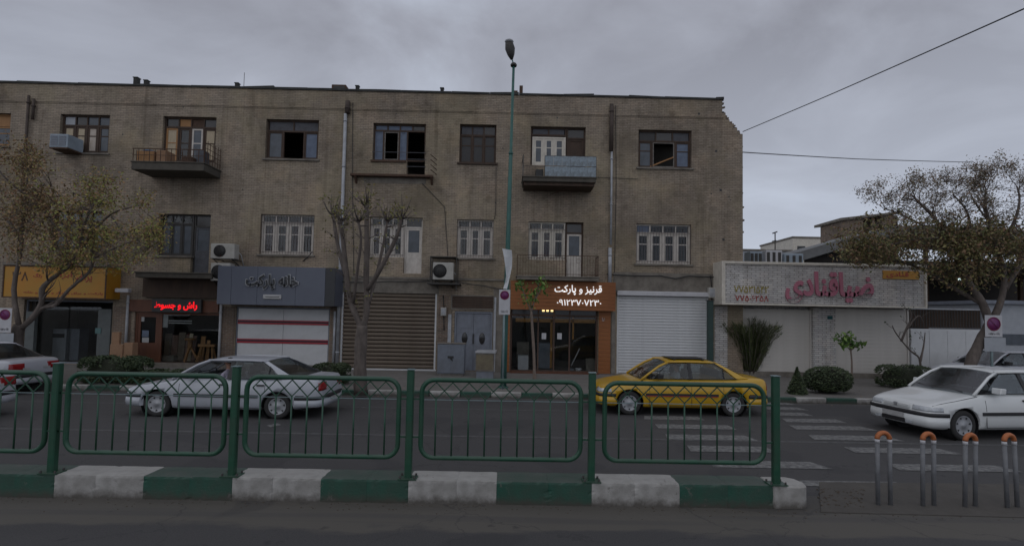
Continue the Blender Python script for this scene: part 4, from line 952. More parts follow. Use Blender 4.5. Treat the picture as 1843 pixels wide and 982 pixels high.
# yellow sign
Yy = YF - .75; x0, x1, z0, z1 = RC(6, 191, 479, 536, Yy)
sy = empty('shop_sign', ((x0 + x1) / 2, YF, z0), 'faded yellow and orange sign with dark number 128 behind the left tree', 'shop sign')
MB().box(x0, x1, Yy, YF - .004, z0, z1).build('box', M['sign_yellow'], sy, bevel=.01)
ring(MB(), x0 - .02, x1 + .02, z0 - .02, z1 + .02, .05, Yy - .02, Yy - .001).build('frame', M['rust'], sy)
MB().box(x0 - .03, x1 + .03, Yy - .05, YF - .006, z1 + .022, z1 + .12).build('top_cap', M['plaster'], sy)
lettering('۱۲۸', RC(22, 51, 489, 505, Yy), Yy - .002, .006, M['dark_wood'], sy, 'number', offset=.006)
lettering('ابزار', RC(98, 130, 490, 501, Yy), Yy - .002, .006, M['redtxt'], sy, offset=.02)
lettering('یراق', RC(138, 166, 491, 508, Yy), Yy - .002, .006, M['redtxt'], sy, offset=.02)
lettering('رنگ', RC(60, 76, 492, 500, Yy), Yy - .002, .006, M['redtxt'], sy, offset=.02)
r = RC(42, 185, 524, 530, Yy); lettering('پارکت و یراق و ابزار و رنگ و خانه', r, Yy - .002, .006, M['redtxt'], sy, offset=.01)
# LED sign
Yl = YF - .22; x0, x1, z0, z1 = RC(273, 362, 538, 562, Yl)
sl = empty('led_sign', ((x0 + x1) / 2, YF, z0), 'black dot matrix sign with glowing red Persian letters over the wood shop window', 'sign')
MB().box(x0, x1, Yl, YF - .095, z0, z1).build('casing', M['black'], sl, bevel=.01)
lettering('راش و جسوط', RC(278, 355, 542, 558, Yl), Yl - .002, .006, M['led'], sl, offset=.03)
# white lamp on left pier
p = P(222, 523, YF - .4); e_ = empty('wall_lamp', (p.x, YF, p.z), 'white box wall lamp on the pier right of the yellow sign', 'lamp')
MB().box(p.x - .28, p.x + .26, YF - .5, YF - .3, p.z - .07, p.z + .09).build('casing', M['sign_white'], e_, bevel=.02); MB().bar((p.x, YF - .3, p.z), (p.x, YF, p.z), .04).build('arm', M['iron'], e_)

# ---- air conditioners --------------------------------------------
def aircon(x0, x1, y0, y1, proj, label, fan=.36, m=None, group=None, dep=.35):
    Y = YF - proj; r = RC(x0, x1, y0, y1, Y); e_ = empty('air_conditioner', ((r[0] + r[1]) / 2, Y + dep, r[2]), label, 'air conditioner', group)
    MB().box(r[0], r[1], Y, Y + dep, r[2], r[3]).build('casing', m or M['ac'], e_, bevel=.012)
    cz = (r[2] + r[3]) / 2; cx = r[0] + (r[1] - r[0]) * fan; rad = (r[3] - r[2]) * .40
    MB().lathe([(.001, -.004), (rad, -.004), (rad, .0)], (cx, Y - .002, cz), 'Y', 20).build('fan_opening', M['black'], e_)
    g = MB()
    for q_ in (.35, .65, .97): g.tube([(cx + rad * q_ * math.cos(t), Y - .014, cz + rad * q_ * math.sin(t)) for t in [i * math.pi / 9 for i in range(18)]], .006, 4, closed=True)
    for k in range(4): t = k * math.pi / 4; g.bar((cx - rad * math.cos(t), Y - .013, cz - rad * math.sin(t)), (cx + rad * math.cos(t), Y - .013, cz + rad * math.sin(t)), .008)
    g.build('fan_guard', M['iron'], e_)
    b = MB()
    for xx in (r[0] + .1, r[1] - .1): b.bar((xx, Y, r[2] - .02), (xx, YF, r[2] - .02), .035); b.bar((xx, Y + .05, r[2] - .03), (xx, YF, r[2] - .3), .025)
    b.build('bracket', M['iron'], e_)
    MB().tube([(r[1] - .03, Y + dep, cz), (r[1] + .06, Y + dep + .05, cz - .1), (r[1] + .05, YF - .02, r[2] - .4)], .015, 6).build('hose', M['litewhite'], e_)
    return r
aircon(379, 422, 438, 465, .75, 'beige outdoor unit with round fan above the grey sign, upper of the two', .38)
aircon(379, 414, 473, 505, .70, 'grey outdoor unit directly below the upper one, half behind the grey sign', .4)
rr_ = aircon(779, 816, 472, 503, .75, 'white outdoor unit inside a dark cage beside the three pane window', .34)
Y = YF - .85; r = RC(774, 821, 461, 508, Y); cg = empty('ac_cage', ((r[0]+r[1])/2, YF, r[2]), 'dark sheet and bar cage around the white outdoor unit', 'cage')
MB().box(r[0], r[1], Y + .05, YF - .05, r[3] - .03, r[3]).box(r[0] - .1, r[1] + .15, Y, YF - .004, r[2] - .07, r[2] - .02).build('shelf', M['iron'], cg)
mb = MB()
for xx in (r[0], r[1]): mb.bar((xx, Y + .05, r[2]), (xx, Y + .05, r[3]), .03); mb.bar((xx, YF - .1, r[2]), (xx, YF - .1, r[3]), .03)
for k in range(6): t = k / 5; mb.bar((r[0], Y + .05 + t * .7, r[2]), (r[0], Y + .05 + t * .7, r[3]), .012)
mb.build('cage_frame', M['iron'], cg, kind='stuff')
# evaporative cooler
Y = YF - .75; r = RC(89, 122, 241, 265, Y); e_ = empty('evaporative_cooler', ((r[0]+r[1])/2, YF, r[2]), 'pale blue boxy evaporative cooler hanging at the upper left window', 'cooler')
MB().box(r[0], r[1], Y, YF - .004, r[2], r[3]).build('body', M['cooler'], e_, bevel=.015)
for k in range(2):
    a = r[0] + .05 + (r[1] - r[0] - .08) * k / 2; b = a + (r[1] - r[0] - .16) / 2
    for j in range(6): zz = r[2] + .07 + j * (r[3] - r[2] - .12) / 6; MB().box(a, b, Y - .015, Y - .001, zz, zz + .045).build('louvre', M['gate'], e_)
MB().box(r[0], r[1], Y, YF - .01, r[2] - .05, r[2] - .003).build('support_frame', M['rust'], e_)
# meter boxes
for px0, px1, py0, py1, lb in ((793, 803, 553, 568, 'small pale meter box on the pier left of the grey double door'), (1276, 1291, 517, 536, 'light grey junction box on the wall right of the white roller shutter')):
    Y = YF - .2; r = RC(px0, px1, py0, py1, Y); e_ = empty('meter_box', ((r[0]+r[1])/2, YF, r[2]), lb, 'meter box')
    MB().box(r[0], r[1], Y, YF - .02, r[2], r[3]).build('body', M['ac'], e_, bevel=.015); MB().box(r[0] + .03, r[1] - .03, Y - .01, Y - .001, r[2] + .05, r[3] - .05).build('cover', M['pipe_grey'], e_)
    MB().tube([((r[0]+r[1])/2, YF - .06, r[2] - .002), ((r[0]+r[1])/2 + .03, YF - .06, r[2] - .6)], .02, 6).tube([((r[0]+r[1])/2, YF - .06, r[3]), ((r[0]+r[1])/2 - .04, YF - .06, r[3] + .5)], .02, 6).build('conduit', M['black'], e_)
# street cabinets
def cabinet(px0, px1, py0, py1, Y, dep, m, label, knob=True):
    r = RC(px0, px1, py0, py1, Y); e_ = empty('street_cabinet', ((r[0]+r[1])/2, Y + dep/2, KZ), label, 'cabinet')
    MB().box(r[0], r[1], Y, Y + dep, KZ + .08, r[3]).build('body', m, e_, bevel=.012); MB().box(r[0] + .03, r[1] - .03, Y + .02, Y + dep - .02, KZ, KZ + .079).build('plinth', M['concrete'], e_)
    MB().box(r[0] - .02, r[1] + .02, Y - .02, Y + dep + .02, r[3] + .001, r[3] + .04).build('top', M['plaster'], e_, bevel=.01)
    xm = (r[0] + r[1]) / 2
    for a, b in ((r[0] + .02, xm - .004), (xm + .004, r[1] - .02)): MB().box(a, b, Y - .012, Y - .001, KZ + .11, r[3] - .03).build('door', m, e_, bevel=.003)
    if knob: zc_ = (KZ + r[3]) / 2 + .1; MB().box(xm - .12, xm + .1, Y - .05, Y - .013, zc_ - .02, zc_ + .05).prism([(xm - .06, Y - .02, zc_ - .03), (xm + .08, Y - .02, zc_ - .16), (xm + .05, Y - .02, zc_ - .03)], (0, .006, 0)).build('handle', M['black'], e_)
    return e_
YC = G(810, 676, KZ).y
cabinet(787, 836, 619, 676, YC, .5, M['cabinet'], 'grey blue double door street cabinet in front of the brown shutter edge')
YC2 = G(873, 684, KZ).y; r = RC(856, 889, 635, 668, YC2)
e_ = empty('street_cabinet', ((r[0]+r[1])/2, YC2 + .3, KZ), 'old pale cabinet with ochre panel standing beside the green lamp pole', 'cabinet')
MB().box(r[0], r[1], YC2, YC2 + .7, r[2], r[3]).build('body', M['plaster'], e_, bevel=.01); MB().box(r[0] + .03, r[1] - .04, YC2 - .01, YC2 - .001, r[2] + .06, r[3] - .06).build('door', mat('ochre_worn_panel', (.20, .17, .11), .8, (.12, .10, .07), 4), e_)
MB().box(r[0] + .03, r[1] - .02, YC2 + .03, YC2 + .68, KZ, r[2] - .002).build('base', M['gate'], e_); MB().prism([(r[0] - .02, YC2 - .03, r[3] + .002), (r[1] + .05, YC2 - .03, r[3] + .002), (r[1] + .08, YC2 + .75, r[3] + .002), (r[0] + .02, YC2 + .75, r[3] + .002)], (0, 0, .06)).build('top', M['litewhite'], e_)
# green post
YP = YF - .5; p = P(1278, 600, YP); tp = P(1278, 541, YP).z
e_ = empty('steel_post', (p.x, YP, KZ), 'dark green square post between the white shutter and white shop', 'post')
MB().box(p.x - .1, p.x + .1, YP - .1, YP + .1, KZ, tp).build('shaft', mat('dark_green_post_paint', (.02, .05, .045), .5, (.015, .035, .03), 5), e_, bevel=.01)
MB().box(p.x - .13, p.x + .13, YP - .13, YP + .13, tp + .001, tp + .03).build('cap', M['iron'], e_)

# ================================================================== INSIDE / BESIDE SHOPS
def board(px0, px1, py0, lean, Y, m, label, name='leaning_board', cat='board', zb=None, w=None):
    zb = KZ + .02 if zb is None else zb
    x0, x1 = P(px0, 640, Y).x, P(px1, 640, Y).x; zt = P((px0 + px1) / 2, py0, Y).z
    mb = MB().prism([(x0, Y, zb), (x1, Y, zb), (x1, Y + lean, zt), (x0, Y + lean, zt)], (0, .03, 0))
    return tag(mb.build(name, m), label, cat)
zb = OPW['S1'][2] + .14
MB().box(P(288, 650, YF).x, P(392, 650, YF).x, YF + .16, YF + .9, zb - .1, zb - .01).build('window_shelf', M['dark_wood'], root)
lbl = ['dark plank at the left end inside the wood shop window', 'second dark plank from left inside the wood shop window', 'wide brown plank in the left half of the wood shop window', 'brown plank left of the pale post in the wood shop window', 'pale cream post standing upright in the wood shop window', 'reddish plank right of the cream post in the shop window', 'tall honey coloured post in the right half of the shop window', 'short honey plank nearest the white pipe in the shop window']
for (a, b, t, mm), lb in zip(((293, 305, 600, M['shut_brown']), (306, 317, 603, M['pink_wood']), (318, 330, 598, M['shut_brown']), (331, 336, 602, M['pink_wood']), (337, 343, 600, M['curtain']), (344, 350, 604, M['pink_wood']), (358, 366, 605, M['raw_wood']), (369, 375, 612, M['raw_wood'])), lbl):
    board(a, b, t, .1, YF + .55, mm, lb, zb=zb)
e_ = empty('wooden_stand', (P(341, 640, YF + .35).x, YF + .35, zb), 'small turned pale wood stand with splayed legs in the shop window', 'stand'); c = wp(e_)
MB().lathe([(.001, .95), (.20, .95), (.20, .89), (.08, .85), (.09, .65), (.05, .5), (.001, .5)], c, n=12).build('top', M['raw_wood'], e_)
for k in range(3): t = k * 2.09 + .4; MB().bar(c + Vector((.05 * math.cos(t), .05 * math.sin(t), .55)), c + Vector((.36 * math.cos(t), .22 * math.sin(t), .0)), .07).build('leg', M['raw_wood'], e_)
e_ = empty('wooden_stand', (P(372, 640, YF + .35).x, YF + .35, zb), 'low honey wood trestle nearest the right edge of the shop window', 'stand'); c = wp(e_)
MB().box(c.x - .34, c.x + .34, c.y - .07, c.y + .07, c.z + .62, c.z + .72).build('top', M['raw_wood'], e_)
for sx in (-1, 1):
    for sy_ in (-1, 1): MB().bar(c + Vector((.22 * sx, .03 * sy_, .62)), c + Vector((.32 * sx, .16 * sy_, 0)), .06).build('leg', M['raw_wood'], e_)
carton(290, 312, 640, 654, YF + .3, .35, M['plaster'], 'low pale box at the bottom left of the wood shop window', z0=zb)
# cartons on pavement
Yc = YF - .75
carton(200, 214, 598, 640, Yc, .12, M['card'], 'tall flattened cardboard box leaning behind the others by the brick pier', z0=KZ + .141)
carton(197, 220, 620, 646, Yc - .25, .3, M['card'], 'wide cardboard box standing in front of the brick pier', z0=KZ)
carton(222, 238, 617, 646, Yc - .2, .3, M['card'], 'reddish upright cardboard box at the right of the pier group', z0=KZ)
# left shop interior: appliances
carton(92, 118, 592, 640, YF + 1.2, .5, M['sign_plate'], 'pale metal stove on the left inside the dark shop', 'appliance', 'appliance', z0=KZ + .01)
carton(126, 142, 592, 640, YF + 1.3, .5, M['gate'], 'narrow grey appliance right of the pale stove inside the dark shop', 'appliance', 'appliance', z0=KZ + .01)
r = RC(95, 116, 600, 607, YF + 1.19); MB().box(r[0], r[1], YF + 1.17, YF + 1.19, r[2], r[3]).build('oven_window', M['black'], bpy.data.objects['appliance'])
# orange shop interior
carton(932, 951, 640, 662, YF + .5, .5, M['sign_white'], 'white square box on the floor inside the orange timber shop', z0=KZ + .03)
carton(930, 952, 616, 640, YF + 1.2, .4, M['plaster'], 'grey cabinet behind the white box in the timber shop', 'cabinet', 'display_cabinet', z0=KZ + .03)
carton(966, 990, 617, 662, YF + 1.4, .6, M['cabinet'], 'grey counter in the middle of the timber shop', 'counter', 'counter', z0=KZ + .03)
e_ = empty('broom', (P(1028, 660, YF + .4).x, YF + .4, KZ + .03), 'pale long handled broom leaning inside the timber shop', 'broom')
MB().tube([P(1028, 658, YF + .4), P(1043, 627, YF + .6)], .025, 6).build('handle', M['plate'], e_); MB().box(P(1022, 660, YF+.4).x, P(1032, 660, YF+.4).x, YF + .35, YF + .45, KZ + .03, KZ + .15).build('bristle_head', M['gate'], e_)
e_ = empty('bowl', (P(1041, 660, YF + .4).x, YF + .35, KZ + .03), 'white round bowl on the floor right of the broom', 'bowl')
MB().lathe([(.001, .0), (.09, .0), (.15, .14), (.14, .14), (.085, .015), (.001, .015)], wp(e_), n=16).build('body', M['sign_white'], e_)
board(1055, 1072, 645, .1, YF + .6, M['plaster'], 'pale grey board leaning at the right inside the timber shop', zb=KZ + .03)
MB().box(P(918, 665, YF).x, P(1076, 665, YF).x, YF - .3, YF - .003, KZ + .001, KZ + .05).build('step', M['red_wood'], root)

# ================================================================== WHITE SWEET SHOP
XW0, XW1 = P(1286, 600, YF).x, P(1641, 600, YF).x
ws = empty('sweet_shop', ((XW0 + XW1) / 2, YF, KZ), 'low white split stone shop with cream shutters right of the brick building', 'shop')
ZWT = P(1480, 478, YF).z
mb = MB().box(XW0, XW1, YF + .30, YF + .55, KZ, ZWT)
mb.box(XW0, XW0 + .25, YF + .56, YF + 7, KZ, ZWT); mb.box(XW1 - .25, XW1, YF + .56, YF + 7, KZ, ZWT); mb.box(XW0, XW1, YF + 7.01, YF + 7.2, KZ, ZWT)
mb.build('wall', M['white_brick'], ws)
MB().box(XW0, XW1, YF + .30, YF + 7.2, ZWT + .002, ZWT + .15).build('roof', M['plaster'], ws)
for a, b in ((1286, 1309), (1463, 1504)):
    r = RC(a, b, 550, 668, YF); MB().box(r[0], r[1], YF - .02, YF + .298, KZ, P(1400, 552, YF - .3).z).build('pilaster', M['white_brick'], ws)
for a, b in ((1309, 1463), (1504, 1640)):
    r = RC(a, b, 550, 668, YF); za = P((a + b) / 2, 556, YF).z
    s_ = MB().box(r[0] + .003, r[0] + .06, YF + .1, YF + .2, KZ + .2, za).box(r[1] - .06, r[1] - .003, YF + .1, YF + .2, KZ + .2, za).build('roller_shutter', M['shut_cream'], ws)
    n = 18; pr_ = None; h = (za - KZ - .2) / n
    for k in range(n):
        if pr_ is None:
            pr_ = MB().prism([(r[0] + .062, YF + .15 + u, KZ + .2 + h * .5 + v) for u, v in ((0, -h*.499), (-.003, -h*.4), (-.004, 0), (-.003, h*.4), (0, h*.499), (.01, h*.499), (.01, -h*.499))], (r[1] - r[0] - .124, 0, 0)).build('slat', M['shut_cream'], s_); b0 = wp(pr_).copy()
        else: share(pr_, s_, (b0.x, b0.y, b0.z + h * k))
    MB().box(r[0] + .002, r[1] - .002, YF + .02, YF + .299, KZ, KZ + .198).build('plinth', M['plaster'], ws)
r = RC(1489, 1498, 568, 574, YF - .02); MB().box(r[0], r[1], YF - .04, YF - .021, r[2], r[3]).build('house_number_plate', mat('teal_plate', (.02, .10, .11)), ws)
# fascia
Yw = YF - .85; x0, x1, z0, z1 = RC(1299, 1668, 473, 551, Yw)
sw = empty('shop_sign', ((x0 + x1) / 2, YF, z0), 'long white stone fascia sign with magenta Persian letters over the cream shutters', 'shop sign')
MB().box(x0 + .14, x1 - .06, Yw + .05, YF + .29, z0 + .06, z1 - .09).build('stone_face', M['white_brick'], sw)
ring(MB(), x0, x1, z0, z1, .06, Yw - .02, YF + .28).box(x0 + .061, x0 + .14, Yw - .01, YF + .27, z0 + .061, z1 - .061).box(x0 + .061, x1 - .061, Yw - .015, Yw + .2, z1 - .1, z1 - .061).build('frame', M['cream_frame'], sw)
random.seed(5)
ny = 17
for k in range(0):
    pass
lettering('ضیاقنادی', RC(1414, 1572, 489, 546, Yw), Yw + .03, .07, M['pink'], sw, offset=.028)
lettering('۷۷۵۳۱۵۴۲', RC(1322, 1384, 514, 527, Yw), Yw + .045, .012, M['gold'], sw, 'phone_number', offset=.004)
lettering('۷۷۵۰۶۲۵۸', RC(1324, 1384, 531, 542, Yw), Yw + .045, .012, M['redtxt'], sw, 'phone_number', offset=.004)
r = RC(1590, 1655, 487, 502, Yw); MB().box(r[0], r[1], Yw + .02, Yw + .049, r[2], r[3]).build('panel', M['sign_yellow'], sw)
lettering('قنادی', RC(1596, 1636, 489, 500, Yw), Yw + .018, .006, M['redtxt'], sw, offset=.02)
# roof units behind the fascia
Yr = YF + 3
for k, (a, b, c) in enumerate(((1350, 1372, 452), (1378, 1408, 450), (1412, 1446, 456))):
    r = RC(a, b, c, 476, Yr); e_ = empty('roof_unit', ((r[0]+r[1])/2, Yr + .3, r[2]), ('leftmost rooftop unit behind the white fascia', 'middle rooftop unit left of the thin antenna mast', 'rightmost rooftop unit right of the antenna mast')[k], 'air conditioner')
    MB().box(r[0], r[1], Yr, Yr + .6, ZWT + .15, r[3]).build('casing', M['cooler'] if k != 1 else M['sign_white'], e_, bevel=.02)
    for j in range(3): u = r[0] + (r[1] - r[0]) * (j + .5) / 3; MB().box(u - .07, u + .07, Yr - .012, Yr - .001, ZWT + .35, r[3] - .1).build('grille', M['iron'], e_)
p = P(1395, 418, Yr + 1); e_ = empty('antenna_mast', (p.x, Yr + 1, ZWT + .15), 'thin antenna mast with small aerial on the white shop roof', 'antenna')
MB().tube([(p.x, Yr + 1, ZWT + .15), (p.x, Yr + 1, p.z)], .03, 6).build('mast', M['iron'], e_); MB().bar((p.x - .12, Yr + 1, p.z - .05), (p.x + .1, Yr + 1, p.z + .03), .06).bar((p.x - .15, Yr + 1, p.z - .45), (p.x + .05, Yr + 1, p.z - .4), .04).build('aerial', M['iron'], e_)

# white yard wall with railing
r = RC(1643, 1775, 590, 668, YF)
yw = empty('yard_wall', ((r[0]+r[1])/2, YF, KZ), 'plain white yard wall with a dark bar railing on top', 'wall')
MB().box(r[0], r[1], YF + .1, YF + .3, KZ, P(1700, 592, YF).z).build('body', M['shut_white'], yw)
for k in range(4): u = r[0] + (r[1] - r[0]) * (k + .5) / 4; MB().box(u - .5 * (r[1] - r[0]) / 4 + .01, u + .5 * (r[1] - r[0]) / 4 - .01, YF + .085, YF + .099, KZ + .2, P(1700, 595, YF).z).build('panel', M['shut_white'], yw)
z0, z1 = P(1700, 590, YF).z, P(1700, 557, YF).z
MB().box(r[0], r[1], YF + .26, YF + .275, z0 + .01, z1).build('backing_sheet', M['brown_wood'], yw)
nb = 26; pr_ = None
for k in range(nb):
    xx = r[0] + .03 + (r[1] - r[0] - .06) * k / (nb - 1)
    if pr_ is None: pr_ = MB().box(xx - .012, xx + .012, YF + .19, YF + .214, z0, z1).build('bar', M['iron'], yw); b0 = wp(pr_).copy(); xb0 = xx
    else: share(pr_, yw, (b0.x + xx - xb0, b0.y, b0.z))
MB().box(r[0], r[1], YF + .18, YF + .22, z1 + .001, z1 + .05).build('top_rail', M['pipe_grey'], yw)
# dark shed behind
e_ = empty('market_shed', (P(1620, 560, YF + 5).x, YF + 6, KZ), 'dark open shed with a sloping grey sheet roof behind the white shop', 'shed')
def pl(px, py, Y): return P(px, py, Y)
rp_ = [pl(1440, 470, YF+8), pl(1500, 452, YF+8), pl(1560, 437, YF+8), pl(1600, 425, YF+8), pl(1660, 421, YF+8), pl(1730, 425, YF+8), pl(2150, 450, YF+8)]
top = [v + Vector((0, 0, .55)) for v in rp_]
mb = MB()
for i in range(6):
    a, b, c, d = rp_[i], rp_[i+1], top[i+1], top[i]
    mb.prism([a, b, c, d], (0, 5, 0))
mb.build('roof', mat('grey_shed_sheet', (.16, .165, .165), .7, (.11, .11, .11), 2), e_)
MB().box(P(1640, 560, YF+6).x, P(2150, 560, YF+6).x, YF + 10, YF + 10.2, KZ, P(1700, 470, YF+10).z).box(P(1470, 560, YF+8).x, P(1640, 560, YF+8).x, YF + 9, YF + 9.2, KZ, P(1560, 452, YF+9).z).build('back_wall', mat('dark_shed_wall', (.035, .03, .027), .9), e_)  # whole back wall in one dark tone
for px in (1670, 1760, 1840): p = P(px, 560, YF + 6); MB().box(p.x - .08, p.x + .08, YF + 6, YF + 6.16, KZ, P(px, 440, YF + 6).z).build('post', M['rust'], e_)
MB().box(P(1645, 500, YF+2.5).x, P(2100, 500, YF+2.5).x, YF + 2.5, YF + 9.9, P(1750, 478, YF+2.5).z, P(1750, 474, YF+2.5).z).build('canopy_sheet', M['coping'], e_)
p = P(1728, 503, YF + 3.5); l_ = empty('hanging_lamp', p, 'small bright lamp lit in the dark shed behind the right tree', 'lamp')
MB().ell(p, .12, .12, .07).build('bulb', M['lit'], l_); MB().tube([p + Vector((0, 0, .06)), p + Vector((0, 0, .3))], .01, 5).build('cord', M['black'], l_)
# white kiosk at the right edge
r = RC(1782, 1990, 548, 668, YF); e_ = empty('kiosk', ((r[0]+r[1])/2, YF, KZ), 'white boxy kiosk with grey band at the right edge behind the cars', 'kiosk')
MB().box(r[0], r[1], YF + .3, YF + 3, KZ, r[3]).build('wall', M['sign_plate'], e_); MB().box(r[0] - .1, r[1] + .1, YF + .1, YF + 3.1, r[3] + .001, r[3] + .15).build('roof', M['gate'], e_)
zz = P(1820, 612, YF).z; MB().box(r[0] + .2, r[1] - .2, YF + .27, YF + .299, zz - .2, zz + .25).build('window', M['glass_dusty'], e_)
# distant blocks
Yd = 46; r = RC(1513, 1616, 392, 430, Yd)
e_ = empty('distant_house', ((r[0]+r[1])/2, Yd, 0), 'distant unfinished brick house with an open stair storey on its roof', 'building')
zt1 = P(1515, 398, Yd).z; zt2 = P(1600, 381, Yd).z; zlow = 0
xa, xb_, xc, xd_, xe_ = [P(u, 410, Yd).x for u in (1513, 1553, 1572, 1588, 1616)]
zl = P(1560, 425, Yd).z
mb = MB().box(xa, xe_, Yd, Yd + .3, 0, zl - .7).prism([(xa, Yd, zl - .7), (xb_, Yd, zl - .7), (xb_, Yd, P(1553, 392, Yd).z), (xa, Yd, zt1)], (0, 3, 0))
mb.box(xd_, xe_, Yd, Yd + 3, zl - .7, P(1600, 387, Yd).z).box(xc - .1, xc + .1, Yd, Yd + .3, zl - .7, P(1572, 390, Yd).z)
mb.build('wall', M['brick_dark'], e_)
MB().prism([(xa - .2, Yd - .3, zt1), (xe_ + .2, Yd - .3, P(1616, 384, Yd).z), (xe_ + .2, Yd - .3, P(1616, 381, Yd).z), (xa - .2, Yd - .3, zt1 + .25)], (0, 4, 0)).build('roof', M['plaster'], e_)
Yd = 62; r = RC(1427, 1512, 429, 470, Yd); e_ = empty('distant_house', ((r[0]+r[1])/2, Yd, 0), 'distant flat roofed cream block beyond the rooftop units', 'building')
MB().box(r[0], r[1], Yd, Yd + 8, 0, r[3]).build('wall', M['cream_frame'], e_); MB().box(r[0] - .1, r[1] + .1, Yd - .1, Yd + 8.1, r[3] + .001, r[3] + .2).build('roof', M['plaster'], e_)
for k in range(3):
    u = r[0] + (r[1] - r[0]) * (k + .6) / 3.4; f_ = MB().box(u - .5, u + .5, Yd - .04, Yd - .001, r[3] - 2.2, r[3] - 1.0).build('window', M['glass_dark'], e_)
Yd = 55; r = RC(1338, 1425, 452, 480, Yd); e_ = empty('distant_house', ((r[0]+r[1])/2, Yd, 0), 'distant low white block just right of the brick building', 'building')
MB().box(r[0] - 1, r[1], Yd, Yd + 8, 0, r[3]).build('wall', M['sign_plate'], e_); MB().box(r[0] - 1.1, r[1] + .1, Yd - .1, Yd + 8.1, r[3] + .001, r[3] + .2).build('roof', M['plaster'], e_)
for k in range(4): u = r[0] + (r[1] - r[0]) * (k + .5) / 4; MB().box(u - .5, u + .5, Yd - .04, Yd - .001, r[3] - 1.1, r[3] - .4).build('window', M['glass_dark'], e_)

# ================================================================== STREET LAMP, SIGNS
pb = G(905, 697, KZ); Yq = pb.y; pt = P(924.5, 117, Yq)
lx0 = P(906, 690, Yq).x
lp = empty('street_lamp', (lx0, Yq, KZ), 'tall green tapered street lamp with an oval head in front of the building', 'street lamp')
base = Vector((lx0, Yq, KZ)); topv = Vector((pt.x, Yq, pt.z))
def al(t): return base.lerp(topv, t)
MB().tube([al(0), al(.15), al(.45), al(.72), al(.721), al(1)], [.10, .09, .075, .06, .048, .042], 12).build('pole', M['pole'], lp)
MB().lathe([(.12, 0), (.16, 0), (.16, .03), (.12, .05)], base, n=12).build('base_flange', M['pole'], lp)
MB().lathe([(.05, -.05), (.10, -.05), (.11, 0), (.08, .05), (.001, .05)], topv, n=12).build('collar', M['iron'], lp)
MB().lathe([(.05, -.04), (.07, -.04), (.07, .04), (.05, .04)], al(.72), n=12).build('collar', M['pole'], lp)
h = P(918, 88, Yq); MB().tube([topv, P(922, 108, Yq)], .02, 6).build('arm', M['pole'], lp)
hb = P(921, 107, Yq)
MB().tube([hb, hb.lerp(h, .45), h, h + (h - hb) * .55, h + (h - hb) * .85], [.045, .12, .165, .13, .04], 12).build('lamp_head', M['iron'], lp)
MB().ell(h + (h - hb) * .55 + Vector((0, -.03, .03)), .15, .13, .07).build('head_cap', M['pipe_grey'], lp)
# banner
pts = [(904, 447), (921, 450), (921.5, 475), (919, 492), (913, 520), (907.5, 519), (912, 494), (908, 470)]
Yb = Yq - .14
mb = MB(); L_ = [(904,447),(907,462),(909.5,480),(911,495),(909,508),(905.5,519)]; R_ = [(921,450),(922,464),(921.5,478),(919,492),(916,506),(912.5,520)]
for i in range(5):
    for k in range(4):
        def q_(i, t): a = Vector((*L_[i], 0)); b = Vector((*R_[i], 0)); c = a.lerp(b, t); return P(c.x, c.y, Yb - .07 * math.sin(t * 3.1 + i))
        mb.face([q_(i, k/4), q_(i, (k+1)/4), q_(i+1, (k+1)/4), q_(i+1, k/4)], True)
tag(mb.build('banner', M['banner']), 'limp white cloth banner twisted on the green lamp pole', 'banner')
# no parking signs
def nopark(px, py0, py1, wpx, pole_px, pole_py, Y, label, lower=None):
    r = RC(px - wpx/2, px + wpx/2, py0, py1, Y); xm = (r[0] + r[1]) / 2
    xp = P(pole_px, 600, Y).x
    e_ = empty('no_parking_sign', (xp, Y, KZ), label, 'sign')
    MB().tube([(xp, Y + .04, KZ), (xp, Y + .04, r[3] - .05)], .035, 8).build('pole', M['pole_light'], e_)
    MB().box(r[0], r[1], Y - .01, Y + .003, r[2], r[3]).build('plate', M['sign_white'], e_, bevel=.003)
    rad = (r[1] - r[0]) * .40; cz = r[3] - rad * 1.25
    MB().lathe([(.001, -.004), (rad, -.004), (rad, 0)], (xm, Y - .0115, cz), 'Y', 24).build('disc', M['sign_purple'], e_)
    MB().tube([(xm + rad * .93 * math.cos(t), Y - .016, cz + rad * .93 * math.sin(t)) for t in [i * math.pi / 12 for i in range(24)]], .012, 5, closed=True).build('red_rim', mat('faded_red_ring', (.22, .02, .05), .5), e_)
    MB().bar((xm - rad * .6, Y - .018, cz + rad * .6), (xm + rad * .6, Y - .018, cz - rad * .6), .025, .004).build('red_slash', mat('faded_red_slash', (.20, .02, .07), .5), e_)
    lettering('پارک و توقف', (xm - rad * .8, xm + rad * .8, r[2] + .06, r[2] + .15), Y - .012, .003, M['black'], e_, offset=.01)
    if lower: MB().box(r[0] - .03, r[1] + .1, Y - .01, Y + .003, P(px, lower, Y).z, r[2] - .02).build('lower_plate', M['sign_plate'], e_)
    return e_
nopark(908, 521, 566, 20, 906.5, 690, Yq - .35, 'no parking sign with purple disc standing before the green lamp pole')
nopark(9, 554, 598, 24, 5, 690, 16.2, 'no parking sign with purple disc and tall lower plate at the left edge', lower=640)
nopark(1788, 567, 606, 31, 1786, 690, 15.9, 'no parking sign with purple disc in front of the right tree', lower=632)

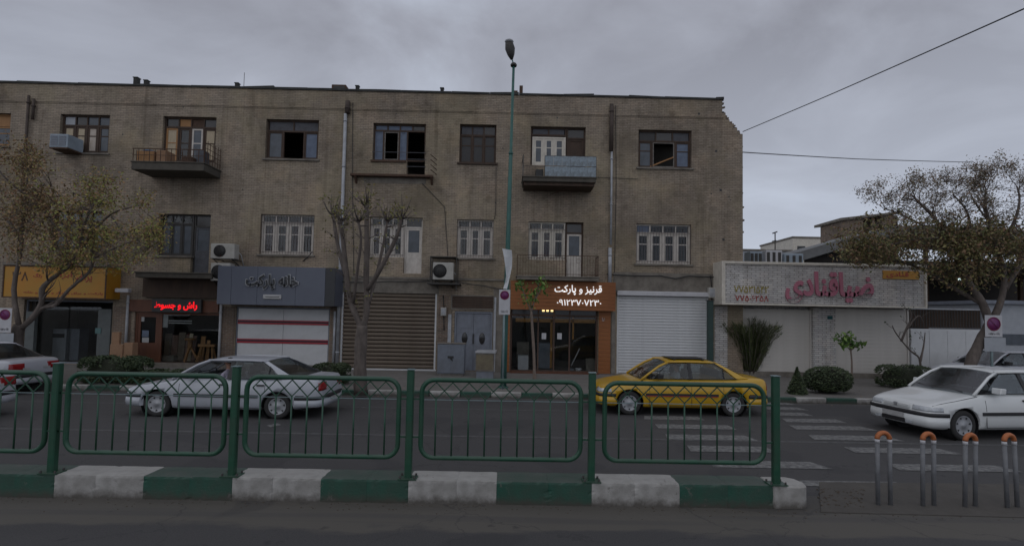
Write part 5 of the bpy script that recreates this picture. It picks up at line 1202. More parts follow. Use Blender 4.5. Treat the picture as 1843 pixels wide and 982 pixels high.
# ================================================================== VEGETATION
def limb(mb, pts, r0, r1, Y, n=7, rng=None, sub=3):
    P3 = []
    for i, p in enumerate(pts): P3.append(P(p[0], p[1], Y + (p[2] if len(p) > 2 else 0)))
    Q = []
    for i in range(len(P3) - 1):
        p0, p1, p2, p3 = P3[max(i-1, 0)], P3[i], P3[i+1], P3[min(i+2, len(P3)-1)]
        for k in range(sub):
            t = k / sub; Q.append(.5 * ((2*p1) + (p2 - p0)*t + (2*p0 - 5*p1 + 4*p2 - p3)*t*t + (3*p1 - p0 - 3*p2 + p3)*t*t*t))
    Q.append(P3[-1]); rs = [r0 + (r1 - r0) * i / (len(Q) - 1) for i in range(len(Q))]
    rs = [a * (rng or random).uniform(.92, 1.1) for a in rs]
    mb.tube(Q, rs, n); return Q, rs
def grow(mb, p, d, ln, r, dep, rng, tips, spread=.6, up=.15, n=5):
    pts = [p]; dd = d.normalized(); k = 3
    for i in range(k):
        dd = (dd + Vector((rng.uniform(-1, 1), rng.uniform(-1, 1), rng.uniform(-.6, 1))) * .22 + Vector((0, 0, up * .3))).normalized(); pts.append(pts[-1] + dd * ln / k)
    mb.tube(pts, [r * (1 - .55 * i / k) for i in range(k + 1)], n, cap=False)
    tips.append((pts[-1], dep)); tips.append((pts[-2], dep))
    if dep <= 0: return
    for j in range(rng.choice((2, 3, 3))):
        q = pts[rng.choice((1, 2, 3, 3))]; nd = (dd + Vector((rng.uniform(-1, 1), rng.uniform(-1, 1), rng.uniform(-.5, 1))) * spread).normalized()
        grow(mb, q, nd, ln * rng.uniform(.55, .8), r * .5, dep - 1, rng, tips, spread, up, max(4, n - 1))
def leaves(tips, count, rad, size, m, parent, rng, name='foliage', flat=.8):
    mb = MB()
    for i in range(count):
        c, _ = rng.choice(tips); o_ = Vector((rng.gauss(0, 1), rng.gauss(0, 1), rng.gauss(0, flat))) * rad
        q = c + o_; s = size * rng.uniform(.6, 1.4)
        a = Vector((rng.uniform(-1, 1), rng.uniform(-1, 1), rng.uniform(-1, 1))).normalized(); b = a.orthogonal().normalized(); b = (b * math.cos(i) + a.cross(b) * math.sin(i))
        mb.face([q - a * s, q + b * s * .45 - a * s * .1, q + a * s, q - b * s * .45 - a * s * .1])
    return mb.build(name, m, parent)
def clusters(mb, base_pts, ells, n, Y, dY, rng, thr=0.0):
    out_ = []
    for i in range(n):
        cx, cy, rx, ry = rng.choice(ells); a = rng.uniform(0, 6.283); r_ = math.sqrt(rng.random())
        q = P(cx + rx * r_ * math.cos(a), cy + ry * r_ * math.sin(a), Y + rng.uniform(-dY, dY))
        b_ = min(base_pts, key=lambda t: (t - q).length); m_ = b_.lerp(q, .5) + Vector((rng.uniform(-.1, .1), rng.uniform(-.1, .1), rng.uniform(-.02, .14)))
        if (b_ - q).length < 2.2: mb.tube([b_, m_, q], [.011, .007, .003], 3, cap=False); out_ += [(q, 0), (m_.lerp(q, .5), 0)]
    return out_
# pollarded plane tree
YT = G(649, 706, KZ).y
pt_ = empty('pollarded_tree', P(649, 706, YT), 'bare pollarded street tree with stubby knuckled limbs before the brown shutter', 'tree')
rng = random.Random(21); mb = MB()
limb(mb, [(649, 708), (648, 660), (650, 610), (652, 585)], .20, .155, YT, 10, rng)
tb = mb.build('trunk', M['bark'], pt_)
mb = MB(); tips = []
LM = [([(651, 592), (640, 565), (630, 540), (622, 480), (617, 430), (612, 400)], .095, .06), ([(652, 590), (660, 560), (659, 500), (660, 450), (660, 395), (660, 372)], .10, .055),
      ([(662, 520, -.1), (678, 495, -.3), (700, 455, -.4), (716, 420, -.5), (722, 395, -.5)], .07, .045), ([(664, 545), (676, 500, .2), (690, 440, .4), (697, 400, .5)], .055, .033),
      ([(624, 500, .1), (615, 470, .3), (606, 430, .5), (600, 390, .6)], .06, .045), ([(636, 545, -.1), (644, 480, -.5), (650, 430, -.7), (645, 400, -.8)], .045, .03)]
for pts, a, b in LM:
    Q, rs = limb(mb, pts, a, b, YT, 8, rng)
    end = Q[-1]; mb.ell(end, b * 1.45, b * 1.45, b * 1.5, 8, 6)
    for j in range(11):
        d = Vector((rng.uniform(-1, 1), rng.uniform(-1, 1), rng.uniform(.3, 1.4))).normalized(); l = rng.uniform(.25, .7)
        e2 = end + d * l + Vector((0, 0, .1)); mb.tube([end, end + d * l * .5 + Vector((rng.uniform(-.03, .03), 0, 0)), e2], [.028, .017, .008], 5); tips.append((e2, 0)); tips.append((end + d * l * .6, 0))
    for q in Q[4::2]:
        for _ in range(2):
            d = Vector((rng.uniform(-1, 1), rng.uniform(-1, 1), rng.uniform(.1, .8))).normalized(); l = rng.uniform(.15, .5); mb.tube([q, q + d * l], [.018, .006], 4); tips.append((q + d * l, 0))
mb.build('branches', M['bark'], pt_)
leaves(tips, 800, .08, .045, M['bud'], pt_, rng)
# left street tree
YL = 16.6; lt = empty('street_tree', P(32, 705, YL), 'left street tree with curling forked trunk and olive brown leaves', 'tree'); rng = random.Random(5); mb = MB()
limb(mb, [(30, 708), (33, 660), (30, 610), (35, 585)], .17, .15, YL, 9, rng); mb.build('trunk', M['bark'], lt)
mb = MB(); tips = []
LM = [([(36, 592), (60, 570), (75, 545), (76, 520), (95, 500), (125, 478), (142, 455)], .10, .06), ([(52, 575), (75, 555), (100, 548), (125, 520), (160, 490), (168, 465)], .07, .04),
      ([(142, 458), (165, 420, .3), (200, 385, .4), (240, 372, .3)], .05, .025), ([(142, 458), (150, 410, -.3), (160, 385, -.5), (172, 360, -.5)], .05, .022), ([(142, 458), (110, 420), (90, 395), (75, 375)], .045, .02),
      ([(35, 590), (25, 520, .3), (38, 450, .5), (42, 380, .5), (48, 335, .6), (50, 305, .6)], .075, .025), ([(36, 430, .5), (10, 390, .7), (-30, 350, .8)], .06, .03), ([(44, 380, .5), (70, 350, .3), (80, 330, .3)], .04, .02),
      ([(168, 465), (210, 445), (250, 430, .2)], .035, .018), ([(44, 350, .5), (20, 330, .2), (0, 310)], .04, .02), ([(200, 388, .4), (225, 420, .2), (262, 440)], .03, .015)]
for pts, a, b in LM:
    Q, rs = limb(mb, pts, a, b, YL, 6, rng)
    for i, q in enumerate(Q[5:], 5):
        if rng.random() < .62:
            d = (Q[i] - Q[i-1]).normalized() + Vector((rng.uniform(-1, 1), rng.uniform(-1, 1), rng.uniform(-.5, 1))) * .9; grow(mb, q, d, rng.uniform(.35, .65), rs[i] * .4 + .004, 2, rng, tips, .8)
tips += clusters(mb, [t[0] for t in tips], [(40,345,55,50),(30,410,60,55),(50,300,32,18),(105,385,40,35),(165,395,60,42),(215,400,60,40),(235,440,50,38),(125,440,55,35),(212,475,32,22),(60,445,55,28),(0,360,60,60)], 430, YL, 1.3, rng)
mb.build('branches', M['bark'], lt)
tips = [t for t in tips if t[0].z > P(100, 485, YL).z]
xl_ = P(112, 400, YL).x
leaves([t for t in tips if t[0].x < xl_], 9500, .16, .042, M['l_rust'], lt, rng, 'rusty_foliage')
leaves([t for t in tips if t[0].x >= xl_], 9500, .16, .042, M['l_autumn'], lt, rng)
# right street tree
YR = 16.1; rt = empty('street_tree', P(1736, 690, YR), 'right street tree with leaning dark trunk, bare twigs and rusty lower leaves', 'tree'); rng = random.Random(9); mb = MB()
limb(mb, [(1735, 690), (1752, 640), (1770, 605), (1783, 580)], .17, .15, YR, 9, rng); mb.build('trunk', M['bark'], rt)
mb = MB(); tips = []; tw = []
LM = [([(1782, 585), (1768, 545), (1745, 510), (1728, 470), (1705, 430), (1680, 390), (1655, 365), (1640, 350)], .13, .025), ([(1782, 585), (1800, 545), (1808, 500), (1795, 450), (1780, 400), (1772, 365), (1775, 340)], .11, .025),
      ([(1765, 545), (1720, 520, .4), (1670, 490, .6), (1620, 470, .6), (1560, 462, .6)], .07, .02), ([(1808, 520), (1840, 470), (1870, 420), (1880, 370)], .09, .03), ([(1728, 470), (1745, 420, .4), (1740, 380, .5), (1715, 350, .4)], .06, .02),
      ([(1705, 430), (1660, 405), (1620, 385), (1590, 375)], .045, .015), ([(1795, 450), (1825, 400, -.4), (1835, 360, -.5), (1830, 335, -.5)], .06, .02), ([(1700, 428, -.2), (1650, 430, -.5), (1600, 440, -.6), (1550, 440, -.6)], .04, .015), ([(1780, 400), (1755, 365), (1745, 345)], .035, .015)]
for k, (pts, a, b) in enumerate(LM):
    Q, rs = limb(mb, pts, a, b, YR, 6, rng)
    for i, q in enumerate(Q[6:], 6):
        if rng.random() < .75:
            t_ = tips if k in (2, 7) or q.z < P(1700, 440, YR).z else tw
            d = (Q[i] - Q[i-1]).normalized() + Vector((rng.uniform(-1, 1), rng.uniform(-1, 1), rng.uniform(-.6, .6))) * .9; grow(mb, q, d, rng.uniform(.35, .62), rs[i] * .4 + .004, 3 if t_ is tw else 2, rng, t_, .75)
tw += clusters(mb, [t[0] for t in tips + tw], [(1645,360,50,35),(1700,345,60,45),(1760,330,60,40),(1810,340,50,50),(1780,390,70,35),(1650,395,60,25)], 420, YR, 1.2, rng)
tips += clusters(mb, [t[0] for t in tips + tw], [(1600,440,70,22),(1680,440,80,28),(1750,430,80,30),(1800,460,60,50),(1830,420,40,50),(1570,455,50,12),(1730,480,60,35)], 420, YR, 1.0, rng)
mb.build('branches', M['bark'], rt)
leaves(tw, 14000, .10, .030, M['l_brown'], rt, rng)
tips2 = [t for t in tips + tw if P(1700, 520, YR).z < t[0].z < P(1700, 400, YR).z]
leaves(tips2, 17000, .20, .05, M['l_mix'], rt, rng, 'lower_foliage')
# sapling in front of the orange shop
YS = G(962, 690, KZ).y; e_ = empty('sapling', P(962, 690, YS), 'slim young tree with fresh green leaves forked in a V before the orange sign', 'tree'); rng = random.Random(2); mb = MB()
limb(mb, [(962, 690), (961, 640), (958, 590), (956, 560)], .06, .04, YS, 7, rng); mb.build('trunk', M['bark_light'], e_)
mb = MB(); tips = []
for pts in ([(956, 562), (948, 540), (940, 520), (936, 508)], [(956, 562), (962, 540), (968, 520), (970, 505)], [(957, 560), (955, 545), (954, 535)], [(962, 540), (974, 520), (980, 512)]):
    Q, rs = limb(mb, pts, .028, .012, YS, 5, rng); tips += [(q, 0) for q in Q[3:]]
mb.build('branches', M['bark_light'], e_); leaves(tips, 210, .10, .08, M['l_green'], e_, rng, flat=1.2)
# sapling on the right
YS = G(1532, 690, KZ).y; e_ = empty('sapling', P(1530, 690, YS), 'small sapling with bright green leaves before the cream shutters', 'tree'); rng = random.Random(4); mb = MB()
limb(mb, [(1533, 690), (1533, 650), (1531, 628)], .04, .03, YS, 6, rng); mb.build('trunk', M['bark_light'], e_)
mb = MB(); tips = []
for pts in ([(1531, 630), (1518, 618), (1505, 606)], [(1531, 630), (1530, 615), (1531, 602)], [(1532, 630), (1542, 622), (1552, 618)], [(1531, 628), (1524, 614), (1520, 604)]):
    Q, rs = limb(mb, pts, .02, .01, YS, 5, rng); tips += [(q, 0) for q in Q[2:]]
mb.build('branches', M['bark_light'], e_); leaves(tips, 190, .09, .09, M['l_green'], e_, rng)
# bare shrub
YS = 18.6; e_ = empty('bare_shrub', P(1655, 672, YS), 'leafless crooked shrub against the white yard wall corner', 'shrub'); rng = random.Random(6); mb = MB(); tips = []
for pts in ([(1656, 672), (1655, 645), (1640, 632), (1622, 612), (1610, 595), (1606, 585)], [(1622, 614), (1632, 590), (1640, 570), (1638, 555)], [(1632, 592), (1645, 575), (1655, 568), (1662, 580)], [(1656, 650), (1662, 625, .3), (1665, 598, .4)]):
    Q, rs = limb(mb, pts, .045, .014, YS, 6, rng); 
    for q in Q[4::3]: grow(mb, q, Vector((rng.uniform(-1, 1), rng.uniform(-1, 1), .6)), .3, .01, 1, rng, tips)
mb.build('branches', M['bark'], e_); leaves(tips, 60, .08, .04, M['l_hedge'], e_, rng)
# fan shaped conifer / palm
YS = G(1349, 676, KZ).y; c0 = P(1349, 676, YS); e_ = empty('fan_shrub', c0, 'dense dark evergreen fanning upward beside the white stone shop', 'shrub'); rng = random.Random(8)
ctop = P(1349, 566, YS).z; H = ctop - c0.z; hw = (P(1402, 580, YS).x - P(1300, 580, YS).x) / 2 * 1.12
mb = MB(); tips = []
for k in range(130):
    t = k / 130 * 6.283 * 5; rr_ = math.sqrt(rng.random()); dx_, dy_ = math.cos(t) * rr_, math.sin(t) * rr_
    hh = H * (1 - .15 * rr_) * rng.uniform(.85, 1.02)
    pts = [c0 + Vector((dx_ * .15, dy_ * .15, 0)), c0 + Vector((dx_ * hw * .45, dy_ * hw * .4, hh * .45)), c0 + Vector((dx_ * hw * .62, dy_ * hw * .5, hh * .72)), c0 + Vector((dx_ * hw, dy_ * hw * .8, hh))]
    mb.tube(pts, [.02, .015, .01, .004], 4)
    for s in range(14): u = .12 + .88 * s / 14; i = min(2, int(u * 3)); tips.append((pts[i].lerp(pts[i+1], u * 3 - i), 0))
mb.build('stems', M['bark'], e_)
mb = MB()
for i in range(15000):
    c, _ = rng.choice(tips); q = c + Vector((rng.gauss(0, .05), rng.gauss(0, .05), rng.gauss(0, .05)))
    d = Vector(((c.x - c0.x) * .5 + rng.uniform(-.35, .35), (c.y - c0.y) * .5 + rng.uniform(-.35, .35), rng.uniform(.5, 1.1))).normalized(); s = rng.uniform(.10, .22); b = d.orthogonal().normalized() * .018
    mb.face([q - b, q + b, q + d * s])
mb.build('foliage', M['l_cedar'], e_)
# clipped hedges
def hedge(px0, px1, py0, py1, label, n, kind='box', seed=1, dep=.9, m=None, ybase=None):
    xm = (px0 + px1) / 2; Y = G(xm, ybase or py1, KZ).y; r = RC(px0, px1, py0, py1, Y); rng = random.Random(seed)
    cx_, rx = (r[0] + r[1]) / 2, (r[1] - r[0]) / 2; h = r[3] - KZ; cy_ = Y + dep / 2
    e_ = empty('hedge', (cx_, cy_, KZ), label, 'hedge'); mb = MB()
    if kind == 'box': mb.ell((cx_, cy_, KZ + h * .45), rx * .86, dep * .42, h * .46, 14, 8)
    elif kind == 'cone': mb.lathe([(.001, 0), (rx * .7, .02), (rx * .45, h * .4), (.02, h * .9), (.001, h * .9)], (cx_, cy_, KZ), n=12)
    else: mb.ell((cx_, cy_, KZ + h * .45), rx * .8, dep * .4, h * .46, 14, 8)
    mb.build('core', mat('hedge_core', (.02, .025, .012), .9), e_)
    mb = MB()
    for i in range(n):
        th = rng.uniform(0, 6.283); ph = math.acos(rng.uniform(-.75, 1)); d = Vector((math.sin(ph) * math.cos(th), math.sin(ph) * math.sin(th), math.cos(ph)))
        pw = .45 if kind == 'box' else .85
        if kind == 'cone': k_ = rng.uniform(0, 1); q = Vector((cx_ + math.cos(th) * rx * (1 - k_) * rng.uniform(.6, 1.1), cy_ + math.sin(th) * dep * .5 * (1 - k_), KZ + h * k_))
        else: q = Vector((cx_ + math.copysign(abs(d.x) ** pw, d.x) * rx * rng.uniform(.85, 1.03), cy_ + math.copysign(abs(d.y) ** pw, d.y) * dep / 2 * rng.uniform(.85, 1.03), KZ + h * .5 + math.copysign(abs(d.z) ** pw, d.z) * h * .5 * rng.uniform(.9, 1.05)))
        a = Vector((rng.uniform(-1, 1), rng.uniform(-1, 1), rng.uniform(-.3, 1))).normalized(); b = a.orthogonal().normalized(); s = rng.uniform(.025, .05)
        mb.face([q - a * s, q + b * s * .5, q + a * s, q - b * s * .5])
    mb.build('foliage', m or M['l_hedge'], e_)
hedge(1464, 1549, 662, 711, 'rounded dark hedge right of the small conifer', 3500, 'ball', 1)
hedge(1600, 1690, 659, 700, 'boxy clipped hedge behind the white car bonnet', 3000, 'box', 2)
hedge(1424, 1462, 662, 711, 'small pointed dark conifer left of the rounded hedge', 1500, 'cone', 3, .5)
hedge(128, 248, 643, 692, 'long low clipped hedge behind the fence at left', 5000, 'box', 4)
hedge(235, 320, 668, 695, 'lower hedge end beside the silver car bonnet', 2000, 'box', 5)
hedge(555, 620, 656, 694, 'short clipped hedge behind the silver car boot', 2500, 'box', 6)

# ================================================================== MEDIAN FENCE
YFn = G(738, 860, KH).y
mf = empty('median_fence', (0, YFn, KH), 'dark green tube fence of rounded panels and posts on the painted median kerb', 'fence')
def fx_(px, py=760): return P(px, py, YFn).x
posts = [(-226, ), (97,), (420,), (737,), (1065,), (1396,)]
pz1 = P(738, 665, YFn).z
pp = None
for k, (px,) in enumerate(posts):
    xx = P(px + (1.5 if px < 700 else 0), 770, YFn).x if px > -200 else P(px, 770, YFn).x
    if pp is None:
        pp = MB().box(xx - .045, xx + .045, YFn - .045, YFn + .045, KH, pz1).build('post', M['fence'], mf, bevel=.012); p0 = wp(pp).copy(); x00 = xx
        cp = MB().box(xx - .12, xx + .12, YFn - .09, YFn + .09, KH + .001, KH + .014).build('base_plate', M['fence'], pp); cpo = cp.location.copy()
        b_ = MB()
        for sx in (-1, 1):
            for sy_ in (-1, 1): b_.lathe([(.001, .03), (.014, .03), (.014, 0)], (xx + sx * .095, YFn + sy_ * .066, KH + .014), n=6)
        bo = b_.build('bolts', M['iron'], pp, kind='stuff')
        tpc = MB().box(xx - .05, xx + .05, YFn - .05, YFn + .05, pz1 + .001, pz1 + .012).build('cap', M['pole_light'], pp)
    else:
        o = share(pp, mf, (p0.x + xx - x00, p0.y, p0.z))
        for ch in (cp, bo, tpc): d = ch.copy(); COL.objects.link(d); d.parent = o
panels = [(-208, 86), (116, 408), (438, 721), (754, 1049), (1084, 1379)]
zt, zb2 = P(900, 685, YFn).z, P(900, 825, YFn).z; rc = .17
for (a, b) in panels:
    xa, xb_ = fx_(a + 4), fx_(b - 4)
    pts = []
    for cx_, cz_, t0 in ((xb_ - rc, zt - rc, 0), (xa + rc, zt - rc, 90), (xa + rc, zb2 + rc, 180), (xb_ - rc, zb2 + rc, 270)):
        for k in range(7): t = R(t0 + k * 15); pts.append((cx_ + rc * math.cos(t), YFn, cz_ + rc * math.sin(t)))
    pn = MB().tube(pts, .032, 10, closed=True).build('panel_frame', M['fence'], mf)
    nb = 9; sp = (xb_ - xa) / (nb + .75); zl, zh = zt - .255, zt - .035; zm = (zl + zh) / 2
    pr_ = None
    for k in range(nb):
        xx = (xa + xb_) / 2 + (k - (nb - 1) / 2) * sp
        if pr_ is None: pr_ = MB().tube([(xx, YFn, zb2 + .02), (xx, YFn, zl)], .0115, 6).build('bar', M['fence'], pn); b0 = wp(pr_).copy(); xb0 = xx
        else: share(pr_, pn, (b0.x + xx - xb0, b0.y, b0.z))
    lm = MB(); xs_ = [(xa + xb_) / 2 + (k - (nb - 1) / 2) * sp for k in range(nb)]
    for xx in xs_:
        for s in (-1, 1):
            lm.bar((xx, YFn, zh), (xx + s * sp / 2, YFn, zm), .013); lm.bar((xx + s * sp / 2, YFn, zm), (xx, YFn, zl), .013)
    lm.build('lattice', M['fence'], pn)
    MB().bar((xa + .02, YFn, zl - .01), (xb_ - .02, YFn, zl - .01), .009).build('wire', M['pole_light'], pn)
    for px_, sgn in ((a, -1), (b, 1)):
        xx = xa if sgn < 0 else xb_
        for zz in (zt - .26, zb2 + .27):
            MB().bar((xx, YFn, zz), (xx + sgn * .19, YFn, zz), .02).build('bracket', M['fence'], pn)

# ================================================================== BOLLARDS
bd = None
for k, px in enumerate((1591.5, 1671, 1746, 1822)):
    g = G(px, 909 + k * 1.5); 
    nm = ['leftmost grey hoop bollard with worn orange top', 'second grey hoop bollard from the left with orange top', 'third grey hoop bollard from the left with orange top', 'rightmost grey hoop bollard with orange top at the picture edge'][k]
    e_ = empty('hoop_bollard', (g.x, g.y, 0), nm, 'bollard', 'hoop bollards at the end of the median')
    hw_, hh = .085, .98
    if bd is None:
        tp_ = [(g.x + hw_ * math.cos(R(t)), g.y, hh - hw_ + hw_ * math.sin(R(t))) for t in range(0, 181, 15)]
        l1 = MB().tube([(g.x - hw_, g.y, 0), (g.x - hw_, g.y, hh - hw_)], .027, 10).build('leg', M['bollard'], e_)
        l2 = MB().tube([(g.x + hw_, g.y, 0), (g.x + hw_, g.y, hh - hw_)], .027, 10).build('leg', M['bollard'], e_)
        l3 = MB().tube(tp_, .031, 10).build('orange_top', M['orange_cap'], e_)
        l4 = MB().tube([(g.x - hw_, g.y, hh - hw_ - .05), (g.x - hw_, g.y, hh - hw_ - .002)], .030, 10).tube([(g.x + hw_, g.y, hh - hw_ - .05), (g.x + hw_, g.y, hh - hw_ - .002)], .030, 10).build('white_band', M['sign_white'], e_)
        bd = [l1, l2, l3, l4]
    else:
        for l in bd: d = l.copy(); COL.objects.link(d); d.parent = e_
        e_.rotation_euler = (random.uniform(-.02, .02), random.uniform(-.02, .02), random.uniform(-.2, .2))

# ================================================================== CARS
def interp(tab, x):
    if x <= tab[0][0]: return tab[0][1]
    for i in range(len(tab) - 1):
        if x <= tab[i+1][0]:
            x0, y0 = tab[i]; x1, y1 = tab[i+1]; t = (x - x0) / (x1 - x0)
            m0 = (tab[i+1][1] - tab[max(i-1, 0)][1]) / (tab[i+1][0] - tab[max(i-1, 0)][0]) if i > 0 else (y1 - y0) / (x1 - x0)
            m1 = (tab[min(i+2, len(tab)-1)][1] - y0) / (tab[min(i+2, len(tab)-1)][0] - x0) if i + 2 < len(tab) else (y1 - y0) / (x1 - x0)
            h = x1 - x0; t2, t3 = t*t, t*t*t
            return (2*t3 - 3*t2 + 1)*y0 + (t3 - 2*t2 + t)*h*m0 + (-2*t3 + 3*t2)*y1 + (t3 - t2)*h*m1
    return tab[-1][1]
ZT = [(0, .50), (.03, .58), (.10, .665), (.30, .735), (.7, .81), (1.05, .875), (1.25, .90), (1.8, .915), (3.2, .935), (3.6, .955), (3.9, .965), (4.2, .955), (4.33, .925), (4.385, .80), (4.41, .62)]
ZB = [(0, .32), (.08, .23), (.5, .19), (3.6, .19), (4.1, .25), (4.41, .36)]
HW = [(0, .60), (.04, .69), (.12, .75), (.35, .80), (.8, .835), (2.0, .848), (3.3, .847), (3.9, .83), (4.2, .80), (4.34, .755), (4.41, .66)]
def section(x):
    w, zt, zb = interp(HW, x), interp(ZT, x), interp(ZB, x); h = zt - zb
    return [(0, zb), (.80*w, zb), (.93*w, zb + .06*h), (.975*w, zb + .16*h), (w*.995, zb + .32*h), (w, zb + .48*h), (.997*w, zb + .60*h), (.985*w, zb + .74*h), (.962*w, zb + .88*h), (.93*w, zb + .955*h), (.88*w, zb + .99*h), (.75*w, zt + .002), (.4*w, zt + .012), (0, zt + .018)]
def side_y(x, z):
    s = section(x)
    for i in range(4, len(s) - 1):
        if s[i][1] <= z <= s[i+1][1]: t = (z - s[i][1]) / max(1e-6, s[i+1][1] - s[i][1]); return s[i][0] + (s[i+1][0] - s[i][0]) * t
    return s[5][0]
FW, RW, WR = .80, 3.47, .30
CARMESH = {}
def hull_mesh():
    xs_ = [0, .015, .04, .08, .13, .2, .3, .42, .55, .7, .85, 1.0, 1.15, 1.3, 1.6, 1.9, 2.2, 2.5, 2.8, 3.1, 3.3, 3.5, 3.7, 3.85, 4.0, 4.12, 4.22, 4.29, 4.34, 4.37, 4.395, 4.41]
    mb = MB(); rings = []
    for x in xs_:
        s = section(x); rg = [(x, -y, z) for y, z in s] + [(x, y, z) for y, z in reversed(s[1:-1])]; rings.append(rg)
    n = len(rings[0]); mb.v = [Vector(p) for rg in rings for p in rg]
    for i in range(len(rings) - 1):
        for k in range(n): mb.f.append([i*n+k, i*n+(k+1)%n, (i+1)*n+(k+1)%n, (i+1)*n+k]); mb.sm.append(True)
    mb.f.append([k for k in range(n)]); mb.sm.append(False); mb.f.append([(len(rings)-1)*n + k for k in range(n)][::-1]); mb.sm.append(False)
    me = bpy.data.meshes.new('car_body'); me.from_pydata(mb.v, [], mb.f); me.polygons.foreach_set('use_smooth', mb.sm)
    bm = bmesh.new(); bm.from_mesh(me); bmesh.ops.recalc_face_normals(bm, faces=bm.faces); bm.to_mesh(me); bm.free()
    o = bpy.data.objects.new('tmp', me); COL.objects.link(o); cut = []
    for wx in (FW, RW):
        for s in (-1, 1):
            c = MB(); m_ = 28
            ring_ = [(wx + .355 * math.cos(2*math.pi*k/m_), WR + .355 * math.sin(2*math.pi*k/m_)) for k in range(m_)]
            c.prism([(a, s * .52, b) for a, b in ring_], (0, s * .6, 0)); co = c.build('cutter', M['trim']); cut.append(co)
            md = o.modifiers.new('b', 'BOOLEAN'); md.operation = 'DIFFERENCE'; md.object = co; md.solver = 'EXACT'
    bpy.context.view_layer.update()
    m2 = bpy.data.meshes.new_from_object(o.evaluated_get(bpy.context.evaluated_depsgraph_get())); m2.name = 'car_body'
    bpy.data.objects.remove(o)
    for c in cut: bpy.data.objects.remove(c)
    return m2
HULL = hull_mesh()
from mathutils.bvhtree import BVHTree
HB = BVHTree.FromPolygons([v.co for v in HULL.vertices], [list(p.vertices) for p in HULL.polygons])
def hull_patch(cx, s, a0, a1, n, z0, z1, off, tail=False):
    mb = MB(); m_ = 3
    for i in range(n + 1):
        t = R(a0 + (a1 - a0) * i / n)
        # angle measured from the side (90 = sideways) toward the end of the car
        d = Vector((-math.cos(t), s * math.sin(t), 0)) if not tail else Vector((-math.cos(t), s * math.sin(t), 0))
        for j in range(m_ + 1):
            z = z0 + (z1 - z0) * j / m_; o_ = Vector((cx, 0, z)) + d * 3
            h = HB.ray_cast(o_, -d); q = h[0] if h[0] is not None else Vector((cx, 0, z)) + d * .8
            mb.v.append(q + d * off)
    for i in range(n):
        for j in range(m_): k = i * (m_ + 1) + j; mb.f.append([k, k + 1, k + m_ + 2, k + m_ + 1]); mb.sm.append(True)
    c = len(mb.v); inn = [v - Vector((0, s * .03, 0)) + Vector((.03 if not tail else -.03, 0, 0)) for v in mb.v]; mb.v += inn
    W_ = m_ + 1
    for i in range(n):
        for a in (0, m_): k = i * W_ + a; mb.f.append([k, k + W_, c + k + W_, c + k]); mb.sm.append(False)
    for j in range(m_):
        for a in (0, n): k = a * W_ + j; mb.f.append([k, k + 1, c + k + 1, c + k]); mb.sm.append(False)
    return mb
